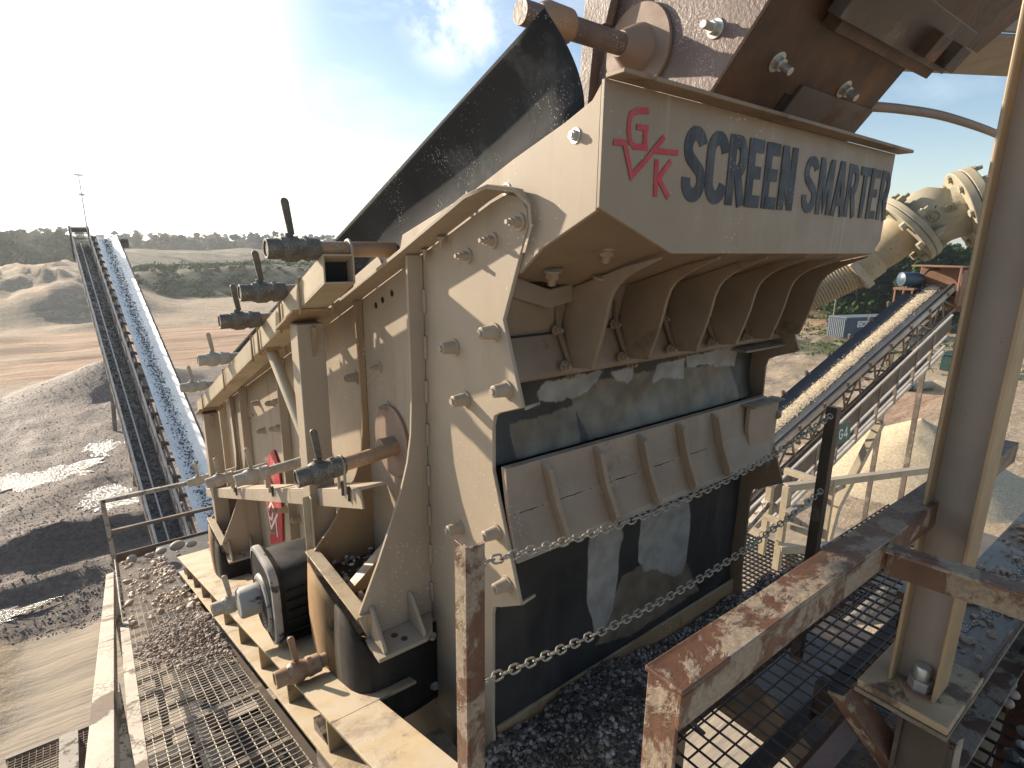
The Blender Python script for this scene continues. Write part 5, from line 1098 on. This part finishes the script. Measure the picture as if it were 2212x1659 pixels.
# puddles
def puddle(cx, cy, rx, ry, rot, mt, dz=.05, seed=0):
    m = MB(); pts = []
    for k in range(160):
        t = 2*PI*k/160; q = 1+.5*mn.noise((math.cos(t)*1.7+seed,math.sin(t)*1.7,seed))+.3*mn.noise((math.cos(t)*5,math.sin(t)*5,seed))+.2*mn.noise((math.cos(t)*14,math.sin(t)*14,seed))
        x = rx*q*math.cos(t); y = ry*q*math.sin(t); pts.append((cx+x*math.cos(rot)-y*math.sin(rot), cy+x*math.sin(rot)+y*math.cos(rot)))
    z = max(GZ+hgt(x,y) for x,y in pts[::6]) ; z = GZ+hgt(cx,cy)+dz
    m.add([(x,y,z) for x,y in pts],[tuple(range(160))]); o = m.build('puddle', mt, None); o['kind'] = 'structure'
puddle(.15,29.3,1.15,2.0,.1,M_pud,.015,1); puddle(.05,36.8,1.0,1.7,.1,M_pud,.015,2); puddle(-2.6,33.6,2.6,1.5,.1,M_pud2,.015,3); puddle(-4.2,20.6,2.0,.45,.1,M_pud2,.03,5)
# sand stockpile at the right and other small things over there
def heap(name, cx, cy, r, h, mt, label, sx=1.0, seed=0):
    rows = []
    for i in range(30):
        t = i/29; rows.append([])
        for k in range(73):
            a = 2*PI*k/72; q = r*t*(1+.1*mn.noise((math.cos(a)*1.5+seed,math.sin(a)*1.5,seed))); x = cx+q*sx*math.cos(a); y = cy+q*math.sin(a)
            z = h*(1-t)**1.0 if t > .06 else h*(.94-.6*(t/.06)*0)
            rows[-1].append(V((x,y,GZ+max(hgt(x,y),0)*.3-.15+ h*max(0,(math.sqrt((1-t)**2+.002)-.03)) + .06*mn.noise((x*1.5,y*1.5,seed)))))
    o = MB().grid(rows).build(name, mt, None); tag(o, label, 'sand pile'); return o
heap('sand_pile', 32.3, 8.9, 5.4, 3.2, M_sand, 'conical tan sand stockpile beneath the head of the right conveyor')
heap('dirt_pile', 20.3, 7.2, 3.2, 1.5, mat('grey_brown_spoil',(.17,.135,.1),.9,var=.3,scale=3,bump=.5,bump_s=10), 'low grey brown spoil heap behind the rusty guardrail', 1.3, 4)
# shipping container
cA = onz(1823,733.6,GZ); cB = onz(1780,727,GZ); sh = (cB-cA); sh.z = 0; sh = sh.normalized()*2.44; ln = V((sh.y,-sh.x,0)).normalized()
ln = ln if ln.dot(V((1,-1.0,0))) > 0 else -ln
ln = (ln*.8 + V((.45,-.9,0)).normalized()*.2).normalized()*9
CN = thing('shipping_container', 'blue-grey shipping container with white-boxed lettering, standing before the dark trees', 'container', cA+ (sh+ln)*.5)
hh = V((0,0,2.6)); b0 = cA+V((0,0,.15))
MB().prism([b0,b0+ln,b0+ln+sh,b0+sh],(0,0,2.5)).build('body', M_bluecont, CN, .03)
MB().prism([b0+hh-V((0,0,.08)),b0+hh+ln-V((0,0,.08)),b0+hh+ln+sh-V((0,0,.08)),b0+hh+sh-V((0,0,.08))],(0,0,.08)).build('roof', M_controof, CN)
m = MB(); eo = -ln.normalized()*.03
for i in range(9):
    a = b0+sh*(.06+i*.1)+eo; m.prism([a,a+sh*.05,a+sh*.05+V((0,0,2.3)),a+V((0,0,2.3))], eo*1.5)
m.build('corrugation', M_controof, CN)
so_ = -sh.normalized(); pA = b0 + ln*.2 + so_*.015 + V((0,0,1.35)); 
MB().prism([pA,pA+ln*.46,pA+ln*.46+V((0,0,.75)),pA+V((0,0,.75))], so_*.01).build('lettering_panel', M_white, CN)
m = MB(); text(m, 'CMA CGM', pA+ln*.015+V((0,0,.12)), ln.normalized(), (0,0,1), .5, ln.length*.43, so_, .22, .01, .012); m.build('lettering', M_navy, CN)
# debris row under the container front, bin, block and pipe
tb = thing('timber_rack', 'low rack of dark timbers lying in front of the blue-grey container', 'timbers', cA+V((-2,-1,0)))
for i in range(5): MB().beam(cA+V((-1.5-.3*i,2.2-.2*i,.25+.16*(i%3))), cA+V((-1.8-.2*i,-1.8,.3+.16*(i%2))), .16,.14).build('timber', M_dark if i%2 else M_frame, tb)
p = onz(2062,800,GZ); o = MB().prism([p+V((-1.2,-.9,0)),p+V((1.3,-.9,0)),p+V((1.3,.9,0)),p+V((-1.2,.9,0))],(0,0,1.5)); o.box(p.x-1.35,p.x+1.45,p.y-1.05,p.y+1.05,p.z+1.5,p.z+1.62); o = o.build('waste_bin', M_bin, None, .04); tag(o, 'dark green waste bin half hidden behind the tan column', 'bin')
p = onz(1985,842,GZ); o = MB().tube([p+V((-.9,.4,.35)),p+V((1.2,-.5,.35))],.35,18).build('pipe_length', M_castiron, None); tag(o, 'short thick pipe length lying on the pale yard', 'pipe')
o = MB().tube([p+V((-1.4,.6,.4)),p+V((-.9,.42,.4))],.42,18).build('pump_drum', M_bluemot, None); tag(o, 'dark blue drum at the left end of the lying pipe', 'drum')
p = onz(2040,842,GZ); o = MB().box(p.x-.8,p.x+.9,p.y-.6,p.y+.6,p.z-.05,p.z+.8).build('concrete_block', M_pale, None, .04); tag(o, 'pale concrete block on the yard beside the tan column', 'block')
# small lower grating deck bottom left
LD = thing('lower_deck', 'small brown grating platform low in the bottom left corner', 'platform', (-.5,4.2,-5.2))
lz = -4.6; pl = [onz(*q,lz) for q in ((18,1640),(190,1610),(200,1700),(10,1720))]
xa, xb, ya, yb = min(q.x for q in pl), max(q.x for q in pl), min(q.y for q in pl), max(q.y for q in pl)
grating('grating_panel', xa, xb, ya, yb, lz, .05, .035, M_plank, LD, .006, .02); MB().box(xa-.02,xb+.02,yb,yb+.04,lz-.15,lz+.01).build('edge_angle', M_frame, LD); MB().box(xb,xb+.05,ya,yb,lz-.15,lz+.06).build('edge_angle', M_frame, LD)
MB().box(xb-.22,xb-.08,ya,yb-.1,lz+.001,lz+.1).build('curb_box', M_railpale, LD)
for x in (xa+.1,xb-.1): MB().box(x-.05,x+.05,yb-.2,yb-.1,-11,lz-.026).build('leg', M_frame, LD)
for q in (3.0,9.0): MB().box(.15,.25,q,q+.1,-11,wz(q)-.26).build('leg', M_dark, W)
# radio mast
p0 = V((4.6,108,GZ)); mt_ = thing('radio_mast', 'thin tall lattice radio mast behind the head of the left conveyor', 'mast', (ray(196,520)/ray(196,520).y*300).to_tuple())
bx = ray(190,505); bx = bx/bx.y*300; zt_ = (ray(176,378)/ray(176,378).y*300).z
MB().tube([(bx.x,300,-14),(bx.x,300,zt_)],[.35,.22],6).build('mast_pole', M_mast, mt_)
m = MB()
for f_, w_ in ((1.0,1.5),(.71,1.1),(.7,.8)): z = zt_*f_; m.box(bx.x-w_,bx.x+w_,299.5,300.5,z-.35,z+.25)
m.build('antenna_platform', M_mast, mt_)
# ================================================================== VEGETATION
def leafquads(m, c, r, n, s, tone=(0,1)):
    for _ in range(n):
        u = V((random.gauss(0,1),random.gauss(0,1),random.gauss(0,1))).normalized(); q = random.random()**.45; p = V(c) + V((u.x*r[0],u.y*r[1],u.z*r[2]))*q
        a = V((random.gauss(0,1),random.gauss(0,1),random.gauss(0,.6))).normalized(); b = a.orthogonal().normalized(); k = s*random.uniform(.6,1.3)
        t = min(1,max(0,tone[0]+(tone[1]-tone[0])*random.random()))
        m.add([p-a*k-b*k*.5,p+a*k*.2-b*k*.7,p+a*k,p-a*k*.1+b*k*.7],[(0,1,2,3)],t)
def crown(m, base, h, w, clumps, per, s):
    for _ in range(clumps):
        zt = random.random()**.8; rad = w*(1-.65*zt)*random.random()**.5; a = random.random()*6.28
        c = V(base)+V((rad*math.cos(a),rad*math.sin(a),h*(.13+.82*zt))); r = w*random.uniform(.22,.42); t0 = random.random()*.6
        leafquads(m, c, (r,r,r*.75), per, s, (t0, t0+.4))
def trunk(m, base, h, r):
    b = V(base); top_ = b+V((random.uniform(-.4,.4),random.uniform(-.4,.4),h*.8)); m.tube([b-V((0,0,.5)),b.lerp(top_,.5)+V((random.uniform(-.2,.2),0,0)),top_],[r,r*.7,r*.25],7)
    for k in range(6):
        z = random.uniform(.35,.75); p = b.lerp(top_,z); a = random.random()*6.28; m.tube([p,p+V((math.cos(a)*h*.16,math.sin(a)*h*.16,h*.1))],[r*.35,r*.1],5)
# individual trees behind the container and head of the right conveyor (three prototypes, copied)
protos = []
for k in range(3):
    h = (9.5,8,10.5)[k]; t = thing('tree', 'proto', 'tree', (0,0,0), 'trees behind the container')
    m = MB(); crown(m,(0,0,0),h,(3.3,3.0,2.8)[k],34,80,.34); m.build('crown', M_leafd, t, smooth=False); m = MB(); trunk(m,(0,0,0),h,.22); m.build('trunk', M_bark, t); protos.append(t)
spots = []
for i in range(34):
    px = 1700 + i*15.5 + random.uniform(-8,8); D = random.uniform(92,128); r = ray(px, 600); hz_ = math.hypot(r.x,r.y); spots.append((r.x/hz_*D, r.y/hz_*D))
used = [0]*3
for i,(x,y) in enumerate(spots):
    k = i%3; z = GZ+hgt(x,y)-.3
    if used[k] == 0: o = protos[k]; used[k] = 1; o.location = (x,y,z)
    else: o = copied(protos[k],(x,y,z),'')
    o['label'] = ['bushy dark green tree in the wood behind the blue-grey container','lower rounded dark tree in the wood behind the blue-grey container','tall slim dark tree in the wood behind the blue-grey container'][k]
    sc_ = random.uniform(.85,1.2); o.scale = (sc_,sc_,sc_*random.uniform(.9,1.15)); o.rotation_euler.z = random.random()*6
m = MB()
for i in range(210):
    px = 1640 + random.random()*660; D = random.uniform(118,190); r = ray(px, 600); hz_ = math.hypot(r.x,r.y); x = r.x/hz_*D; y = r.y/hz_*D
    crown(m,(x,y,GZ+hgt(x,y)),random.uniform(7.5,10.5),3.2,10,28,.7)
o = m.build('wood', M_leafd, None, smooth=False); tag(o, 'dense dark wood rising behind the yard at the right', 'wood', None, 'stuff')
m = MB()
for i in range(520):
    px = -160 + random.random()*1150; D = random.uniform(330,620) if px > 180 else random.uniform(185,360); r = ray(px, 560); hz_ = math.hypot(r.x,r.y); x = r.x/hz_*D; y = r.y/hz_*D
    far = D > 300; zb = min(GZ+hgt(x,y), (-7 if D < 330 else -2))
    h = random.uniform(7,11) if D < 330 else random.uniform(7,16)
    if D >= 330: zb = -9.5 + random.uniform(-1,.5) + (D-330)*.004
    crown(m,(x,y,zb),h,random.uniform(3,5.5),7,20,1.1 if far else .75)
o = m.build('far_wood', M_leafd, None, smooth=False); tag(o, 'far wooded treeline along the horizon behind the dunes', 'wood', None, 'stuff')
m = MB()
for i in range(900):
    y = random.uniform(128,215); x = random.uniform(4,120)*(y/150)
    if zone(x,y)[2] < .45: continue
    s_ = random.uniform(.4,1.5); t0 = random.random()*.6; leafquads(m,(x,y,GZ+hgt(x,y)+s_*.35),(s_*1.4,s_*1.2,s_*.7),26,.34,(t0,t0+.4))
o = m.build('shrubs', M_leafs, None, smooth=False); tag(o, 'green scrub covering the mound left of the screen', 'shrubs', None, 'stuff')
m = MB()
for i in range(420):
    x = random.gauss(74,9); y = random.gauss(31,11)
    if abs((V((x,y,0))-V((cA.x,cA.y,0))).dot(ln.normalized())) < 9 and abs((V((x,y,0))-V((cA.x,cA.y,0))).dot(sh.normalized())-1.2) < 1.7: continue
    leafquads(m,(x,y,GZ+hgt(x,y)+.1),(.8,.8,.22),10,.16,(.3,1))
for i in range(260):
    x = random.uniform(86,108); y = random.uniform(0,75); s_ = random.uniform(.5,1.4); t0 = random.random()*.5; leafquads(m,(x,y,GZ+hgt(x,y)+s_*.4),(s_*1.3,s_*1.3,s_*.7),26,.26,(t0,t0+.5))
o = m.build('weeds', M_leafs, None, smooth=False); tag(o, 'weeds and low bushes round the blue-grey container', 'weeds', None, 'stuff')
# utility poles and a wire in front of the wood
for i,(px,D) in enumerate(((1813,88),(1748,92))):
    r = ray(px,600); hz_ = math.hypot(r.x,r.y); x = r.x/hz_*D; y = r.y/hz_*D; zb = GZ+hgt(x,y)
    o = MB().tube([(x,y,zb-.3),(x,y,zb+(7.5 if i == 0 else 5))],[.13,.09],8).build('utility_pole', M_frame, None); tag(o, ('taller' if i == 0 else 'shorter')+' thin wooden pole standing before the dark wood', 'pole')
hz = MB().box(-2750,2750,-2750,2750,-14,48); me_ = bpy.data.materials.new('haze'); NN, LL_ = nodes(me_); NN.remove(NN['Principled BSDF']); pv = NN.new('ShaderNodeVolumePrincipled')
pv.inputs['Color'].default_value = (.9,.95,1,1); pv.inputs['Density'].default_value = .00042; pv.inputs['Anisotropy'].default_value = .45; LL_.new(pv.outputs[0], NN['Material Output'].inputs['Volume'])
hz = hz.build('haze', me_, None, smooth=False); hz['kind'] = 'stuff'
# ================================================================== CAMERA, SKY, SUN
cam = bpy.data.cameras.new('camera'); co = bpy.data.objects.new('camera', cam); COL.objects.link(co)
rx = V((AX.x,AY.x,AZ.x)); ry = -V((AX.y,AY.y,AZ.y)); rz = -V((AX.z,AY.z,AZ.z))
Mx = Matrix((rx,ry,rz)).transposed(); co.matrix_world = Mx.to_4x4()
cam.sensor_width = 36; cam.lens = F/2212*36; cam.clip_start = .02; cam.clip_end = 6000; S.camera = co
sd_ = V((-.36,1,.36)).normalized(); EL = math.asin(sd_.z); AZI = math.atan2(sd_.x, sd_.y)
sl_ = bpy.data.lights.new('sun','SUN'); sl_.energy = 5; sl_.angle = R(.8); sl_.color = (1,.86,.68); so = bpy.data.objects.new('sun', sl_); COL.objects.link(so)
so.rotation_euler = (-sd_).to_track_quat('-Z','Y').to_euler(); so.location = (0,0,50)
w = bpy.data.worlds.new('World'); S.world = w; w.use_nodes = True; N = w.node_tree.nodes; L = w.node_tree.links; bg = N['Background']
sk = N.new('ShaderNodeTexSky'); sk.sky_type = 'NISHITA'; sk.sun_disc = False; sk.sun_elevation = EL; sk.sun_rotation = AZI; sk.altitude = 100; sk.air_density = 1.05; sk.dust_density = .7; sk.ozone_density = 1.5
tc = N.new('ShaderNodeTexCoord'); mp = N.new('ShaderNodeMapping'); mp.inputs['Scale'].default_value = (1.6,1.6,4.5); L.new(tc.outputs['Generated'], mp.inputs[0])
nt = N.new('ShaderNodeTexNoise'); nt.inputs['Scale'].default_value = 2.1; nt.inputs['Detail'].default_value = 9; nt.inputs['Roughness'].default_value = .6; nt.inputs['Distortion'].default_value = .4; L.new(mp.outputs[0], nt.inputs['Vector'])
cr = N.new('ShaderNodeValToRGB'); cr.color_ramp.elements[0].position = .5; cr.color_ramp.elements[1].position = .85; cr.color_ramp.elements[1].color = (.3,.3,.3,1); L.new(nt.outputs['Fac'], cr.inputs[0])
def vm(op, a, b=None):
    n_ = N.new('ShaderNodeVectorMath'); n_.operation = op; L.new(a, n_.inputs[0])
    if b is not None: n_.inputs[1].default_value = b
    return n_
def mr(src, a, b, c, d):
    n_ = N.new('ShaderNodeMapRange'); n_.interpolation_type = 'SMOOTHSTEP'; L.new(src, n_.inputs[0])
    for i_, v_ in zip((1,2,3,4),(a,b,c,d)): n_.inputs[i_].default_value = v_
    return n_.outputs[0]
def ma(op, a, b):
    n_ = N.new('ShaderNodeMath'); n_.operation = op; n_.use_clamp = True; L.new(a, n_.inputs[0])
    if isinstance(b, float): n_.inputs[1].default_value = b
    else: L.new(b, n_.inputs[1])
    return n_.outputs[0]
dirn = vm('NORMALIZE', tc.outputs['Generated']).outputs[0]
glow_veil = mr(vm('DOT_PRODUCT', dirn, tuple(sd_)).outputs['Value'], .77, .91, 0., .95)      # white glow round the sun, painted into the sky
vn = N.new('ShaderNodeTexNoise'); vn.inputs['Scale'].default_value = 3; vn.inputs['Detail'].default_value = 8; L.new(mp.outputs[0], vn.inputs['Vector'])
glow_veil = ma('MULTIPLY', glow_veil, mr(vn.outputs['Fac'], .25, .6, .75, 1.))
hzn = ma('MULTIPLY', mr(vm('DOT_PRODUCT', dirn, (0,0,1)).outputs['Value'], 0., .2, .75, 0.), mr(vm('DOT_PRODUCT', dirn, tuple(sd_)).outputs['Value'], .2, .75, .15, 1.))
glow_veil = ma('MAXIMUM', glow_veil, hzn)
pd_ = ray(985, 25).normalized(); pf = mr(vm('DISTANCE', dirn, tuple(pd_)).outputs['Value'], .02, .11, 1., 0.)
pn = N.new('ShaderNodeTexNoise'); pn.inputs['Scale'].default_value = 9; pn.inputs['Detail'].default_value = 9; pn.inputs['Roughness'].default_value = .62; L.new(dirn, pn.inputs['Vector'])
puff = ma('MULTIPLY', pf, mr(pn.outputs['Fac'], .4, .62, 0., .75))
fac = ma('MAXIMUM', ma('MAXIMUM', cr.outputs[0], glow_veil), puff)
mx = N.new('ShaderNodeMix'); mx.data_type = 'RGBA'; L.new(fac, mx.inputs[0]); L.new(sk.outputs[0], mx.inputs[6]); mx.inputs[7].default_value = (10,10.2,10.4,1)
L.new(mx.outputs[2], bg.inputs['Color']); bg.inputs['Strength'].default_value = .1
S.view_settings.view_transform = 'Standard'; S.view_settings.look = 'None'; S.view_settings.gamma = 1; S.view_settings.exposure = .92
S.cycles.max_bounces = 8; S.cycles.use_denoising = True
